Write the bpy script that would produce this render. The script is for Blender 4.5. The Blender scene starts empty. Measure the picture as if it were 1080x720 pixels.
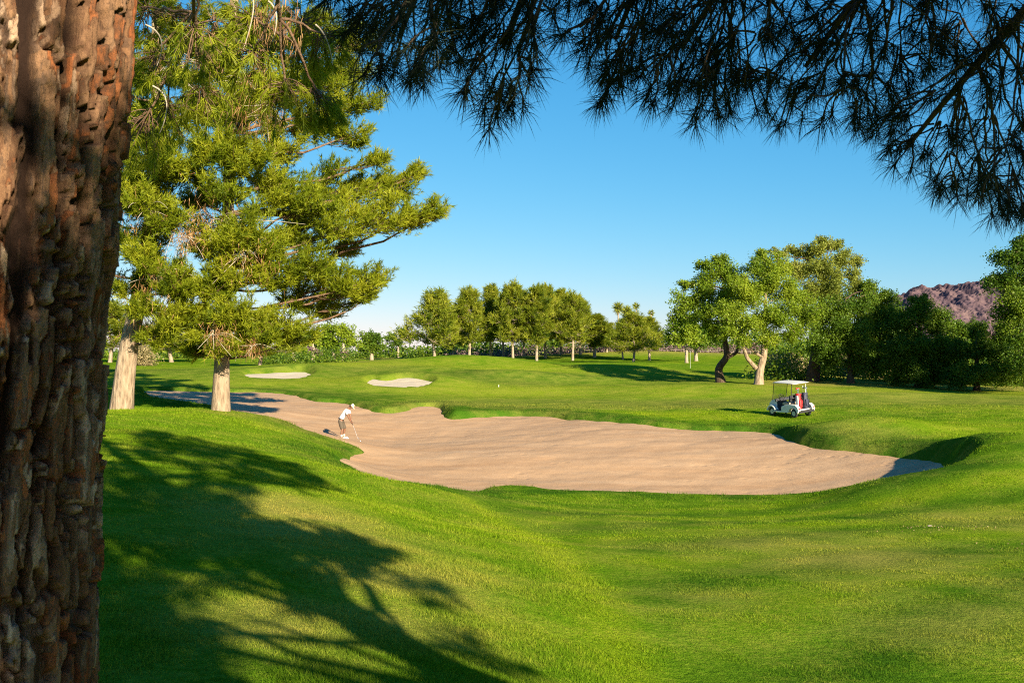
import bpy, bmesh, math, random
import numpy as np
from mathutils import Vector, Matrix

EXPOSURE = 1.55
SUN_STR = 4.6
SKY_STR, SKY_AIR, SKY_DUST, SKY_OZONE = 0.10, 1.0, 0.2, 3.0
SKY_PRE, SKY_GAMMA, SKY_TINT = 0.18, (1.6, 0.82, 0.55), (1.75, 2.22, 2.85)

# ------------------------------------------------------------------ basics
F, CX, HY = 1050.0, 540.0, 372.0          # focal length in photo pixels, principal column, horizon row
rng = np.random.default_rng(7)
scene = bpy.context.scene
COL = scene.collection

SUN_AZ = Vector((0.48, -0.88, 0.0)).normalized()
SUN_EL = math.radians(20.0)
SUN = np.array([SUN_AZ.x * math.cos(SUN_EL), SUN_AZ.y * math.cos(SUN_EL), math.sin(SUN_EL)])


def at(px, py, d):
    """point seen at column px, row py of the photograph, d metres ahead of the camera"""
    return np.array([(px - CX) / F * d, d, (HY - py) / F * d])


def nrm(a):
    return a / np.maximum(np.linalg.norm(a, axis=-1, keepdims=True), 1e-9)


def sstep(a, b, x):
    t = np.clip((x - a) / (b - a), 0, 1)
    return t * t * (3 - 2 * t)


def _h(ix, iy, k=0):
    n = (ix.astype(np.int64) * 374761393 + iy.astype(np.int64) * 668265263 + k * 1442695041) & 0xFFFFFFFF
    n = ((n ^ (n >> 13)) * 1274126177) & 0xFFFFFFFF
    n = (n ^ (n >> 16)) & 0xFFFFFFFF
    return n / 4294967295.0


def vnoise(x, y, k=0, per=None):
    ix = np.floor(x); iy = np.floor(y)
    fx = x - ix; fy = y - iy
    fx = fx * fx * (3 - 2 * fx); fy = fy * fy * (3 - 2 * fy)
    jx = ix + 1
    if per:
        ix = np.mod(ix, per); jx = np.mod(jx, per)
    a = _h(ix, iy, k); b = _h(jx, iy, k); c = _h(ix, iy + 1, k); d = _h(jx, iy + 1, k)
    return (a * (1 - fx) + b * fx) * (1 - fy) + (c * (1 - fx) + d * fx) * fy


def fbm(x, y, o=4, k=0):
    s = 0; a = 0.5; t = 0
    for i in range(o):
        s = s + a * vnoise(x * 2 ** i, y * 2 ** i, k + i); t += a; a *= 0.5
    return s / t


def cells(x, y, k=0, per=None, jit=0.9):
    """cellular noise: distances to nearest and second nearest point, id, offset"""
    ix = np.floor(x); iy = np.floor(y)
    f1 = np.full(x.shape, 9.0); f2 = np.full(x.shape, 9.0)
    cid = np.zeros(x.shape); ox = np.zeros(x.shape); oy = np.zeros(x.shape)
    for a in (-1, 0, 1):
        for b in (-1, 0, 1):
            cx = ix + a; cy = iy + b
            hx = np.mod(cx, per) if per else cx
            px = cx + 0.5 + jit * (_h(hx, cy, k) - 0.5); py = cy + 0.5 + jit * (_h(hx, cy, k + 1) - 0.5)
            dx = x - px; dy = y - py
            dd = np.sqrt(dx * dx + dy * dy)
            near = dd < f1
            f2 = np.where(near, f1, np.minimum(f2, dd))
            cid = np.where(near, _h(hx, cy, k + 2), cid)
            ox = np.where(near, dx, ox); oy = np.where(near, dy, oy)
            f1 = np.where(near, dd, f1)
    return f1, f2, cid, ox, oy


# ------------------------------------------------------------------ mesh collecting
class MB:
    def __init__(self):
        self.v = []; self.f = {3: [], 4: []}; self.t = []; self.n = 0

    def add(self, v, f, tint=None):
        v = np.asarray(v, float).reshape(-1, 3); f = np.asarray(f, np.int64)
        if len(v) == 0:
            return
        self.v.append(v); self.f[f.shape[1]].append(f + self.n)
        if tint is None:
            tint = np.full(len(v), 0.5)
        elif np.isscalar(tint):
            tint = np.full(len(v), float(tint))
        self.t.append(tint); self.n += len(v)

    def build(self, name, mat, parent=None, org=(0, 0, 0), smooth=False, extra=None):
        me = bpy.data.meshes.new(name)
        v = np.concatenate(self.v) - np.asarray(org, float)
        loops = []; totals = []
        for k in (3, 4):
            if self.f[k]:
                a = np.concatenate(self.f[k]); loops.append(a.ravel()); totals.append(np.full(len(a), k))
        loops = np.concatenate(loops); totals = np.concatenate(totals)
        starts = np.concatenate([[0], np.cumsum(totals)[:-1]])
        me.vertices.add(len(v)); me.vertices.foreach_set('co', v.astype(np.float32).ravel())
        me.loops.add(len(loops)); me.loops.foreach_set('vertex_index', loops.astype(np.int32))
        me.polygons.add(len(totals)); me.polygons.foreach_set('loop_start', starts.astype(np.int32))
        if smooth:
            me.polygons.foreach_set('use_smooth', np.ones(len(totals), bool))
        me.update(calc_edges=True)
        at_ = me.attributes.new('tint', 'FLOAT', 'POINT'); at_.data.foreach_set('value', np.concatenate(self.t).astype(np.float32))
        for nm, arr in (extra or {}).items():
            a_ = me.attributes.new(nm, 'FLOAT', 'POINT'); a_.data.foreach_set('value', np.asarray(arr, np.float32))
        if mat:
            me.materials.append(mat)
        o = bpy.data.objects.new(name, me); COL.objects.link(o)
        if parent is not None:
            o.parent = parent
        return o


def tube(mb, pts, rad, seg=8, tint=0.5, cap=True):
    pts = np.asarray(pts, float); rad = np.broadcast_to(np.asarray(rad, float), (len(pts),))
    tg = nrm(np.gradient(pts, axis=0))
    up = np.array([0, 0, 1.0]) if abs(tg[0][2]) < 0.9 else np.array([1.0, 0, 0])
    n0 = nrm(np.cross(tg[0], up)); V = []
    th = np.linspace(0, 2 * np.pi, seg, endpoint=False)
    for p, t, r in zip(pts, tg, rad):
        n0 = nrm(n0 - t * np.dot(n0, t)); b = np.cross(t, n0)
        V.append(p + r * (np.cos(th)[:, None] * n0 + np.sin(th)[:, None] * b))
    V = np.concatenate(V); m = len(pts)
    i = np.arange(m - 1)[:, None] * seg; j = np.arange(seg)[None]; j2 = (j + 1) % seg
    Fq = np.stack([i + j, i + j2, i + seg + j2, i + seg + j], -1).reshape(-1, 4)
    mb.add(V, Fq, tint)
    if cap:
        for k, row in ((0, 0), (m - 1, (m - 1) * seg)):
            c = pts[k]; ring = V[row:row + seg]
            vv = np.vstack([ring, c]); a = np.arange(seg)
            ff = np.stack([a, (a + 1) % seg, np.full(seg, seg)], -1)
            mb.add(vv, ff[:, ::-1] if k == 0 else ff, tint)


def bez(a, b, c, n=8):
    t = np.linspace(0, 1, n)[:, None]
    return (1 - t) ** 2 * a + 2 * t * (1 - t) * b + t * t * c


def spikes(mb, P, D, L, Wd, tint):
    """one pointed narrow triangle for each needle or spray"""
    D = nrm(D); s = nrm(np.cross(D, rng.normal(size=D.shape)))
    L = np.broadcast_to(np.asarray(L, float), (len(P),))[:, None]; Wd = np.broadcast_to(np.asarray(Wd, float), (len(P),))[:, None]
    v = np.stack([P - s * Wd / 2, P + s * Wd / 2, P + D * L], 1).reshape(-1, 3)
    mb.add(v, np.arange(len(v)).reshape(-1, 3), np.repeat(tint, 3))


def leaves(mb, P, size, tint, droop=0.0, asp=0.55):
    n = len(P)
    a = nrm(rng.normal(size=(n, 3)) + np.array([0, 0, -droop])); b = nrm(np.cross(a, rng.normal(size=(n, 3))))
    s = np.broadcast_to(np.asarray(size, float), (n,))[:, None]
    v = np.stack([P - a * s / 2, P + b * s * asp / 2, P + a * s / 2, P - b * s * asp / 2], 1).reshape(-1, 3)
    mb.add(v, np.arange(len(v)).reshape(-1, 4), np.repeat(tint, 4))


def tag(o, label=None, cat=None, group=None, kind=None):
    if label: o['label'] = label
    if cat: o['category'] = cat
    if group: o['group'] = group
    if kind: o['kind'] = kind
    return o


def empty(name, loc, rz=0.0, label=None, cat=None, group=None):
    o = bpy.data.objects.new(name, None); COL.objects.link(o)
    o.location = tuple(float(q) for q in loc); o.rotation_euler = (0, 0, rz); o.empty_display_size = 0.3
    return tag(o, label, cat, group)


# ------------------------------------------------------------------ materials
def newmat(name):
    m = bpy.data.materials.new(name); m.use_nodes = True
    nt = m.node_tree; nt.nodes.clear()
    out = nt.nodes.new('ShaderNodeOutputMaterial')
    return m, nt, out


def nd(nt, typ, **kw):
    n = nt.nodes.new(typ)
    for k, v in kw.items():
        setattr(n, k, v)
    return n


def noise(nt, scale, detail=3, vec=None, rough=0.6):
    n = nd(nt, 'ShaderNodeTexNoise'); n.inputs['Scale'].default_value = scale; n.inputs['Detail'].default_value = detail
    n.inputs['Roughness'].default_value = rough
    if vec: nt.links.new(vec, n.inputs['Vector'])
    return n.outputs['Fac']


def ramp(nt, fac, stops):
    r = nd(nt, 'ShaderNodeValToRGB'); nt.links.new(fac, r.inputs['Fac'])
    el = r.color_ramp.elements
    while len(el) < len(stops): el.new(0.5)
    for e, (p, c) in zip(el, stops):
        e.position = p; e.color = (*c, 1)
    return r.outputs['Color']


def mix(nt, fac, a, b, mode='MIX'):
    m = nd(nt, 'ShaderNodeMix', data_type='RGBA', blend_type=mode)
    if isinstance(fac, (int, float)): m.inputs[0].default_value = fac
    else: nt.links.new(fac, m.inputs[0])
    for s, i in ((a, 6), (b, 7)):
        if isinstance(s, tuple): m.inputs[i].default_value = (*s, 1)
        else: nt.links.new(s, m.inputs[i])
    return m.outputs[2]


def math_(nt, op, a, b=None, clamp=False):
    m = nd(nt, 'ShaderNodeMath', operation=op, use_clamp=clamp)
    for s, i in ((a, 0), (b, 1)):
        if s is None: continue
        if isinstance(s, (int, float)): m.inputs[i].default_value = s
        else: nt.links.new(s, m.inputs[i])
    return m.outputs[0]


def attr(nt, name):
    a = nd(nt, 'ShaderNodeAttribute', attribute_name=name); return a.outputs['Fac']


def plain(name, col, rough=0.5, metal=0.0, var=0.12, scale=8.0, spec=0.5):
    m, nt, out = newmat(name)
    p = nd(nt, 'ShaderNodeBsdfPrincipled'); tc = nd(nt, 'ShaderNodeTexCoord')
    n = noise(nt, scale, 4, tc.outputs['Object'])
    c = ramp(nt, n, [(0.25, tuple(x * (1 - var) for x in col)), (0.75, tuple(min(1, x * (1 + var)) for x in col))])
    nt.links.new(c, p.inputs['Base Color']); p.inputs['Roughness'].default_value = rough; p.inputs['Metallic'].default_value = metal
    p.inputs['Specular IOR Level'].default_value = spec
    nt.links.new(p.outputs[0], out.inputs[0])
    return m


def leafmat(name, dark, mid, light, trans=0.35, nscale=0.6):
    """foliage: colour differs from tuft to tuft (tint) and in soft patches"""
    m, nt, out = newmat(name)
    g = nd(nt, 'ShaderNodeNewGeometry')
    n = noise(nt, nscale, 2, g.outputs['Position'])
    f = math_(nt, 'ADD', math_(nt, 'MULTIPLY', attr(nt, 'tint'), 0.65), math_(nt, 'MULTIPLY', n, 0.4))
    c = ramp(nt, f, [(0.2, dark), (0.5, mid), (0.85, light)])
    d = nd(nt, 'ShaderNodeBsdfDiffuse'); t = nd(nt, 'ShaderNodeBsdfTranslucent'); gl = nd(nt, 'ShaderNodeBsdfGlossy')
    gl.inputs['Roughness'].default_value = 0.45; gl.inputs['Color'].default_value = (0.8, 0.85, 0.7, 1)
    nt.links.new(c, d.inputs['Color'])
    c2 = mix(nt, 1.0, c, (1.25, 1.15, 0.55), 'MULTIPLY'); nt.links.new(c2, t.inputs['Color'])
    m1 = nd(nt, 'ShaderNodeMixShader'); m1.inputs[0].default_value = trans
    nt.links.new(d.outputs[0], m1.inputs[1]); nt.links.new(t.outputs[0], m1.inputs[2])
    m2 = nd(nt, 'ShaderNodeMixShader'); m2.inputs[0].default_value = 0.012
    nt.links.new(m1.outputs[0], m2.inputs[1]); nt.links.new(gl.outputs[0], m2.inputs[2])
    nt.links.new(m2.outputs[0], out.inputs[0])
    return m


def barkmat(name, dark, mid, light, scale=3.0, stretch=0.25):
    m, nt, out = newmat(name)
    tc = nd(nt, 'ShaderNodeTexCoord'); mp = nd(nt, 'ShaderNodeMapping'); mp.inputs['Scale'].default_value = (1, 1, stretch)
    nt.links.new(tc.outputs['Object'], mp.inputs['Vector'])
    n = noise(nt, scale * 2, 5, mp.outputs[0], 0.7)
    v = nd(nt, 'ShaderNodeTexVoronoi'); v.inputs['Scale'].default_value = scale * 2.2; nt.links.new(mp.outputs[0], v.inputs['Vector'])
    f = math_(nt, 'ADD', math_(nt, 'MULTIPLY', n, 0.7), math_(nt, 'MULTIPLY', v.outputs['Distance'], 0.35))
    c = ramp(nt, f, [(0.25, dark), (0.5, mid), (0.75, light)])
    p = nd(nt, 'ShaderNodeBsdfPrincipled'); p.inputs['Roughness'].default_value = 0.9; p.inputs['Specular IOR Level'].default_value = 0.15
    nt.links.new(c, p.inputs['Base Color'])
    b = nd(nt, 'ShaderNodeBump'); b.inputs['Strength'].default_value = 1.0; b.inputs['Distance'].default_value = 0.10
    nt.links.new(f, b.inputs['Height']); nt.links.new(b.outputs[0], p.inputs['Normal'])
    nt.links.new(p.outputs[0], out.inputs[0])
    return m


def grasscol(nt):
    g = nd(nt, 'ShaderNodeNewGeometry'); pos = g.outputs['Position']
    big = noise(nt, 0.10, 3, pos); med = noise(nt, 0.9, 3, pos); fine = noise(nt, 14.0, 2, pos)
    f = math_(nt, 'ADD', math_(nt, 'MULTIPLY', big, 0.55), math_(nt, 'MULTIPLY', med, 0.30))
    f = math_(nt, 'ADD', f, math_(nt, 'MULTIPLY', fine, 0.25))
    f = math_(nt, 'ADD', f, math_(nt, 'MULTIPLY', attr(nt, 'mow'), 0.18))
    c = ramp(nt, f, [(0.34, (0.048, 0.118, 0.009)), (0.52, (0.110, 0.205, 0.009)), (0.70, (0.200, 0.278, 0.011))])
    dn = math_(nt, 'ADD', attr(nt, 'dry'), math_(nt, 'MULTIPLY', math_(nt, 'SUBTRACT', med, 0.48), 0.85))
    dn = math_(nt, 'ADD', dn, math_(nt, 'MULTIPLY', math_(nt, 'SUBTRACT', fine, 0.48), 0.55))
    dn = math_(nt, 'MULTIPLY', dn, 1.0, clamp=True)
    c = mix(nt, dn, c, (0.37, 0.30, 0.075))
    return c, pos


def groundmat():
    m, nt, out = newmat('turf')
    c, pos = grasscol(nt)
    n2 = noise(nt, 30.0, 4, pos, 0.8); c = mix(nt, 0.6, c, ramp(nt, n2, [(0.3, (0.45, 0.45, 0.4)), (0.7, (1.3, 1.3, 1.1))]), 'MULTIPLY')
    p = nd(nt, 'ShaderNodeBsdfPrincipled'); p.inputs['Roughness'].default_value = 0.95; p.inputs['Specular IOR Level'].default_value = 0.0
    nt.links.new(c, p.inputs['Base Color'])
    h = math_(nt, 'ADD', noise(nt, 9.0, 4, pos, 0.75), math_(nt, 'MULTIPLY', noise(nt, 60.0, 2, pos), 0.4))
    b = nd(nt, 'ShaderNodeBump'); b.inputs['Strength'].default_value = 0.55; b.inputs['Distance'].default_value = 0.10
    nt.links.new(h, b.inputs['Height']); nt.links.new(b.outputs[0], p.inputs['Normal'])
    nt.links.new(p.outputs[0], out.inputs[0])
    return m


def blademat():
    m, nt, out = newmat('grass_blades')
    c, pos = grasscol(nt)
    t = attr(nt, 'tint'); c = mix(nt, 1.0, c, ramp(nt, t, [(0.0, (0.62, 0.68, 0.6)), (1.0, (1.45, 1.35, 1.3))]), 'MULTIPLY')
    d = nd(nt, 'ShaderNodeBsdfDiffuse'); tr = nd(nt, 'ShaderNodeBsdfTranslucent')
    nt.links.new(c, d.inputs[0]); nt.links.new(mix(nt, 1.0, c, (1.3, 1.2, 0.6), 'MULTIPLY'), tr.inputs[0])
    ms = nd(nt, 'ShaderNodeMixShader'); ms.inputs[0].default_value = 0.4
    nt.links.new(d.outputs[0], ms.inputs[1]); nt.links.new(tr.outputs[0], ms.inputs[2]); nt.links.new(ms.outputs[0], out.inputs[0])
    return m


def sandmat(name, c0, c1, c2):
    m, nt, out = newmat(name)
    g = nd(nt, 'ShaderNodeNewGeometry'); pos = g.outputs['Position']
    mp = nd(nt, 'ShaderNodeMapping'); mp.inputs['Scale'].default_value = (0.12, 1.0, 1.0); mp.inputs['Rotation'].default_value = (0, 0, 0.05)
    nt.links.new(pos, mp.inputs['Vector'])
    s = noise(nt, 1.1, 4, mp.outputs[0], 0.6); fn = noise(nt, 22.0, 4, pos, 0.8); md = noise(nt, 2.2, 4, pos, 0.7)
    f = math_(nt, 'ADD', math_(nt, 'MULTIPLY', s, 0.50), math_(nt, 'ADD', math_(nt, 'MULTIPLY', fn, 0.28), math_(nt, 'MULTIPLY', md, 0.22)))
    c = ramp(nt, f, [(0.35, c0), (0.52, c1), (0.7, c2)])
    vo = nd(nt, 'ShaderNodeTexVoronoi'); vo.inputs['Scale'].default_value = 1.7; nt.links.new(pos, vo.inputs['Vector'])
    dent = math_(nt, 'MULTIPLY', math_(nt, 'SUBTRACT', 0.30, vo.outputs['Distance'], clamp=True), math_(nt, 'MULTIPLY', math_(nt, 'SUBTRACT', noise(nt, 0.22, 2, pos), 0.50), 14.0, clamp=True))   # old footprints in places
    wv = nd(nt, 'ShaderNodeTexWave'); wv.bands_direction = 'Y'; wv.inputs['Scale'].default_value = 1.6; wv.inputs['Distortion'].default_value = 3.0; wv.inputs['Detail'].default_value = 2; wv.inputs['Detail Scale'].default_value = 0.4
    mw = nd(nt, 'ShaderNodeMapping'); mw.inputs['Scale'].default_value = (0.25, 1, 1); nt.links.new(pos, mw.inputs['Vector']); nt.links.new(mw.outputs[0], wv.inputs['Vector'])
    p = nd(nt, 'ShaderNodeBsdfPrincipled'); p.inputs['Roughness'].default_value = 0.95; p.inputs['Specular IOR Level'].default_value = 0.1
    nt.links.new(c, p.inputs['Base Color'])
    h = math_(nt, 'SUBTRACT', math_(nt, 'MULTIPLY', wv.outputs['Fac'], 0.07), math_(nt, 'MULTIPLY', dent, 2.2))
    h = math_(nt, 'ADD', math_(nt, 'ADD', h, math_(nt, 'MULTIPLY', s, 0.15)), math_(nt, 'ADD', math_(nt, 'MULTIPLY', noise(nt, 7.0, 4, pos, 0.7), 0.35), math_(nt, 'MULTIPLY', fn, 0.3)))
    b = nd(nt, 'ShaderNodeBump'); b.inputs['Strength'].default_value = 0.45; b.inputs['Distance'].default_value = 0.08
    nt.links.new(h, b.inputs['Height']); nt.links.new(b.outputs[0], p.inputs['Normal'])
    nt.links.new(p.outputs[0], out.inputs[0])
    return m


M = dict(
    turf=groundmat(), blades=blademat(),
    sand=sandmat('bunker_sand', (0.36, 0.21, 0.115), (0.44, 0.275, 0.16), (0.50, 0.335, 0.21)),
    white_sand=sandmat('pale_sand', (0.46, 0.37, 0.25), (0.54, 0.44, 0.32), (0.60, 0.50, 0.38)),
    pine=leafmat('pine_needles', (0.042, 0.080, 0.006), (0.175, 0.218, 0.010), (0.390, 0.395, 0.026), 0.42),
    pine_far=leafmat('far_pine_needles', (0.045, 0.085, 0.008), (0.175, 0.215, 0.014), (0.370, 0.370, 0.038), 0.42, 0.35),
    pine_dark=leafmat('shaded_pine_needles', (0.008, 0.013, 0.011), (0.016, 0.024, 0.017), (0.03, 0.04, 0.022), 0.08),  # needle colours darkened to carry the shade on the overhanging boughs
    dead=leafmat('dead_needles', (0.16, 0.075, 0.03), (0.30, 0.15, 0.065), (0.42, 0.25, 0.12), 0.2),
    mesq=leafmat('light_leaves', (0.050, 0.105, 0.010), (0.150, 0.225, 0.014), (0.310, 0.365, 0.030), 0.4, 0.4),
    dusk=leafmat('deep_green_leaves', (0.030, 0.075, 0.010), (0.082, 0.150, 0.014), (0.19, 0.25, 0.022), 0.42, 0.4),
    willow=leafmat('grey_green_leaves', (0.08, 0.115, 0.022), (0.20, 0.235, 0.035), (0.36, 0.365, 0.075), 0.4, 0.4),
    dryleaf=leafmat('dry_brush', (0.16, 0.13, 0.06), (0.30, 0.23, 0.11), (0.42, 0.34, 0.20), 0.3, 0.8),
    purple=leafmat('purple_brush', (0.08, 0.05, 0.07), (0.16, 0.10, 0.11), (0.24, 0.17, 0.15), 0.25, 0.8),
    bark=barkmat('pale_pine_bark', (0.12, 0.08, 0.055), (0.27, 0.195, 0.135), (0.38, 0.29, 0.21), 4.0),
    bark_far=barkmat('far_pine_bark', (0.16, 0.11, 0.08), (0.29, 0.22, 0.165), (0.40, 0.32, 0.25), 2.5),
    bark_dark=barkmat('dark_bark', (0.035, 0.022, 0.015), (0.075, 0.05, 0.035), (0.12, 0.085, 0.06), 3.0),
    bark_red=barkmat('reddish_bark', (0.09, 0.05, 0.032), (0.16, 0.095, 0.06), (0.25, 0.165, 0.115), 3.0),
    twig=plain('dry_twigs', (0.40, 0.33, 0.26), 0.9, var=0.3),
)


# ------------------------------------------------------------------ the ground
CTRL = [at(*p) for p in [
    # near rows
    (97, 720, 5.3), (300, 720, 5.6), (500, 720, 6.2), (600, 720, 7.0), (700, 720, 8.3), (900, 720, 8.6), (1080, 720, 8.6),
    (110, 600, 8.7), (300, 600, 9.5), (420, 600, 10.5), (520, 615, 11.0), (640, 620, 13), (800, 620, 13.2), (1000, 620, 13), (1080, 620, 12.8),
    (110, 520, 14), (250, 520, 15.5), (350, 520, 18), (430, 540, 19.5), (560, 560, 20.5), (750, 560, 21), (950, 560, 20.5), (1080, 560, 20),
    (110, 472, 21), (250, 480, 23), (340, 490, 27), (390, 500, 31), (430, 513, 32.5), (600, 521, 33.5), (800, 524, 33.5), (900, 517, 34),
    (1000, 499, 33.0), (1080, 492, 30.5), (130, 432, 40), (233, 432, 41), (130, 452, 27), (220, 461, 28), (300, 458, 37), (330, 453, 44),
    # floor of the big bunker
    (362, 463, 47), (374, 487, 39.5), (500, 481, 41.3), (650, 455, 47.8), (700, 482, 41.0), (850, 490, 38.5),
    (700, 449, 50.5), (560, 440, 56), (470, 440, 56), (440, 431, 60), (330, 421, 64), (200, 414, 66), (160, 413, 64), (190, 425, 52),
    # beyond it
    (700, 442, 53), (560, 429, 60), (835, 440, 52), (835, 456, 46.5), (930, 450, 43.5), (900, 474, 39.8), (970, 484, 36.8),
    (1000, 462, 40), (1080, 456, 41), (1080, 474, 35.5), (1040, 480, 34.2),
    (1000, 422, 60), (1080, 420, 61), (700, 425, 63), (835, 420, 63), (800, 405, 80), (1000, 411, 77), (1080, 414, 75),
    (600, 415, 72), (500, 410, 76), (422, 407, 76), (422, 399, 83), (295, 400, 84), (295, 393, 91), (200, 394, 88), (140, 393, 88),
    (490, 376, 112), (430, 380, 110), (550, 379, 117), (600, 388, 105), (550, 396, 93), (640, 385, 125), (700, 384, 130), (660, 393, 98), (760, 400, 85),
    (200, 380, 130), (300, 384, 115), (140, 379, 140), (360, 386, 103),
    (430, 380, 170), (560, 381, 170), (660, 371, 190), (700, 379, 165), (760, 381, 150), (900, 398, 92), (1080, 404, 92), (900, 389, 135), (1080, 390, 140)]]
CTRL += [np.array(p, float) for p in [
    (0, 0, -1.62), (-3, 0, -1.6), (4, 0, -1.95), (0, -12, -1.6), (14, -12, -2.3), (-14, -12, -1.5), (12, 6, -2.7), (-9, 6, -1.8),
    (-22, 22, -2.0), (-40, 45, -1.9), (26, 22, -3.2), (45, 40, -3.1), (60, 70, -2.9), (-60, 80, -1.4), (30, -20, -2.5), (-30, -20, -1.5), (0, -60, -1.7),
    (70, 10, -2.9), (-70, 10, -1.6),
    (0, 240, -1.5), (-80, 230, -1.3), (90, 230, -1.7), (160, 140, -2.3), (-150, 140, -1.4), (-200, 300, -1.3), (0, 320, -1.4), (200, 300, -1.7), (150, -60, -2), (-150, -60, -1.6)]]
CTRL = np.array(CTRL)
_X = CTRL[:, :2]


def _phi(r2):
    return np.where(r2 > 1e-9, 0.5 * r2 * np.log(np.maximum(r2, 1e-9)), 0)


def _fit():
    n = len(_X); d2 = ((_X[:, None] - _X[None]) ** 2).sum(-1)
    A = _phi(d2) + np.eye(n) * 0.25
    Pm = np.hstack([np.ones((n, 1)), _X]); Z = np.zeros((3, 3))
    return np.linalg.solve(np.block([[A, Pm], [Pm.T, Z]]), np.concatenate([CTRL[:, 2], np.zeros(3)]))


_W = _fit()


def base(x, y):
    """smooth lie of the land, metres"""
    sh = np.shape(x); x = np.ravel(x).astype(float); y = np.ravel(y).astype(float); z = np.empty(len(x))
    for s in range(0, len(x), 40000):
        xs = x[s:s + 40000]; ys = y[s:s + 40000]
        r2 = (xs[:, None] - _X[:, 0]) ** 2 + (ys[:, None] - _X[:, 1]) ** 2
        z[s:s + 40000] = _phi(r2) @ _W[:-3] + _W[-3] + _W[-2] * xs + _W[-1] * ys
    r = np.hypot(x, y)
    k = sstep(190, 300, r)
    z = z * (1 - k) - 1.45 * k
    return z.reshape(sh)


def hit(px, py):
    """where the sight line through a photo pixel first meets the land"""
    d = np.exp(np.linspace(math.log(4), math.log(160), 900))
    x = (px - CX) / F * d; z = (HY - py) / F * d
    g = base(x, d); below = np.nonzero(z <= g)[0]
    i = below[0] if len(below) else len(d) - 1
    return x[i], d[i]


# bunker outlines: photo column, row, height of the grass lip there
BIG = [(160, 412, .25), (152, 417, .35), (165, 424, .3), (190, 428, .3), (240, 432, .14), (300, 446, .12), (335, 459, .12), (358, 468, .16), (381, 477, .2),
       (366, 483, .15), (352, 489, .12), (378, 500, .12), (430, 513, .12), (520, 517, .12), (600, 521, .12), (700, 523, .12), (800, 524, .12), (870, 523, .2), (932, 521, .42),
       (980, 517, .65), (1010, 500, .80), (990, 486, .70), (950, 482, .35), (900, 476, .30), (860, 471, .36), (832, 462, .48), (815, 457, .35), (760, 454, .25),
       (700, 450, .25), (620, 444, .28), (580, 440, .28), (540, 437, .28), (510, 440, .32), (478, 442, .42), (470, 437, .42), (464, 430, .3), (440, 430, .3), (418, 435, .32), (395, 434, .3),
       (365, 425, .25), (335, 423, .3), (322, 420, .3), (300, 416, .2), (240, 413, .2)]
SMALL_L = [(256, 396, .3), (275, 393.5, .4), (300, 393, .4), (322, 392, .45), (331, 396, .4), (318, 399.5, .12), (285, 400, .1), (264, 399.5, .15)]
SMALL_R = [(385, 405, .3), (392, 400.5, .35), (408, 401, .35), (425, 399, .45), (445, 400, .5), (458, 404, .4), (446, 408, .1), (418, 409, .1), (394, 408.5, .15)]


def poly(outline):
    """measured outline, rounded and resampled"""
    p = np.array([(*hit(a, b), c) for a, b, c in outline])
    q = []
    n = len(p)
    for i in range(n):
        a, b, c, d = p[i - 1], p[i], p[(i + 1) % n], p[(i + 2) % n]
        for t in (0, 0.25, 0.5, 0.75):
            q.append(0.5 * ((2 * b) + (-a + c) * t + (2 * a - 5 * b + 4 * c - d) * t * t + (-a + 3 * b - 3 * c + d) * t ** 3))
    return np.array(q)


POLYS = [poly(BIG), poly(SMALL_L), poly(SMALL_R)]


def sdist(x, y, P):
    """signed distance to a closed outline (inside negative) and the lip height of the nearest edge"""
    best = np.full(x.shape, 1e9); lip = np.zeros(x.shape); ws = np.zeros(x.shape); ins = np.zeros(x.shape, bool)
    n = len(P)
    for i in range(n):
        ax, ay, al = P[i]; bx, by, bl = P[(i + 1) % n]
        ex, ey = bx - ax, by - ay; L2 = ex * ex + ey * ey + 1e-12
        t = np.clip(((x - ax) * ex + (y - ay) * ey) / L2, 0, 1)
        d2 = (x - ax - t * ex) ** 2 + (y - ay - t * ey) ** 2
        m = d2 < best
        best = np.where(m, d2, best); wq = 1 / (d2 + .05) ** 2; ws += wq; lip += wq * (al + (bl - al) * t)
        c = ((ay > y) != (by > y)) & (x < (bx - ax) * (y - ay) / (by - ay + 1e-12) + ax)
        ins ^= c
    d = np.sqrt(best)
    return np.where(ins, -d, d), lip / ws


ROLLS = [(500, 104, 9, 6, .8), (545, 88, 6, 3.6, .75), (640, 97, 8, 4.5, .8), (330, 98, 8, 5, .5), (705, 74, 9, 3.5, .5), (600, 73, 9, 3.0, -.4), (455, 93, 5, 4, .5), (250, 76, 8, 4, .35), (930, 64, 6, 3, .3), (590, 84, 8, 3, -.3), (760, 66, 7, 3, -.25), (922, 42.6, 3.0, 1.9, .42)]


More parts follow.
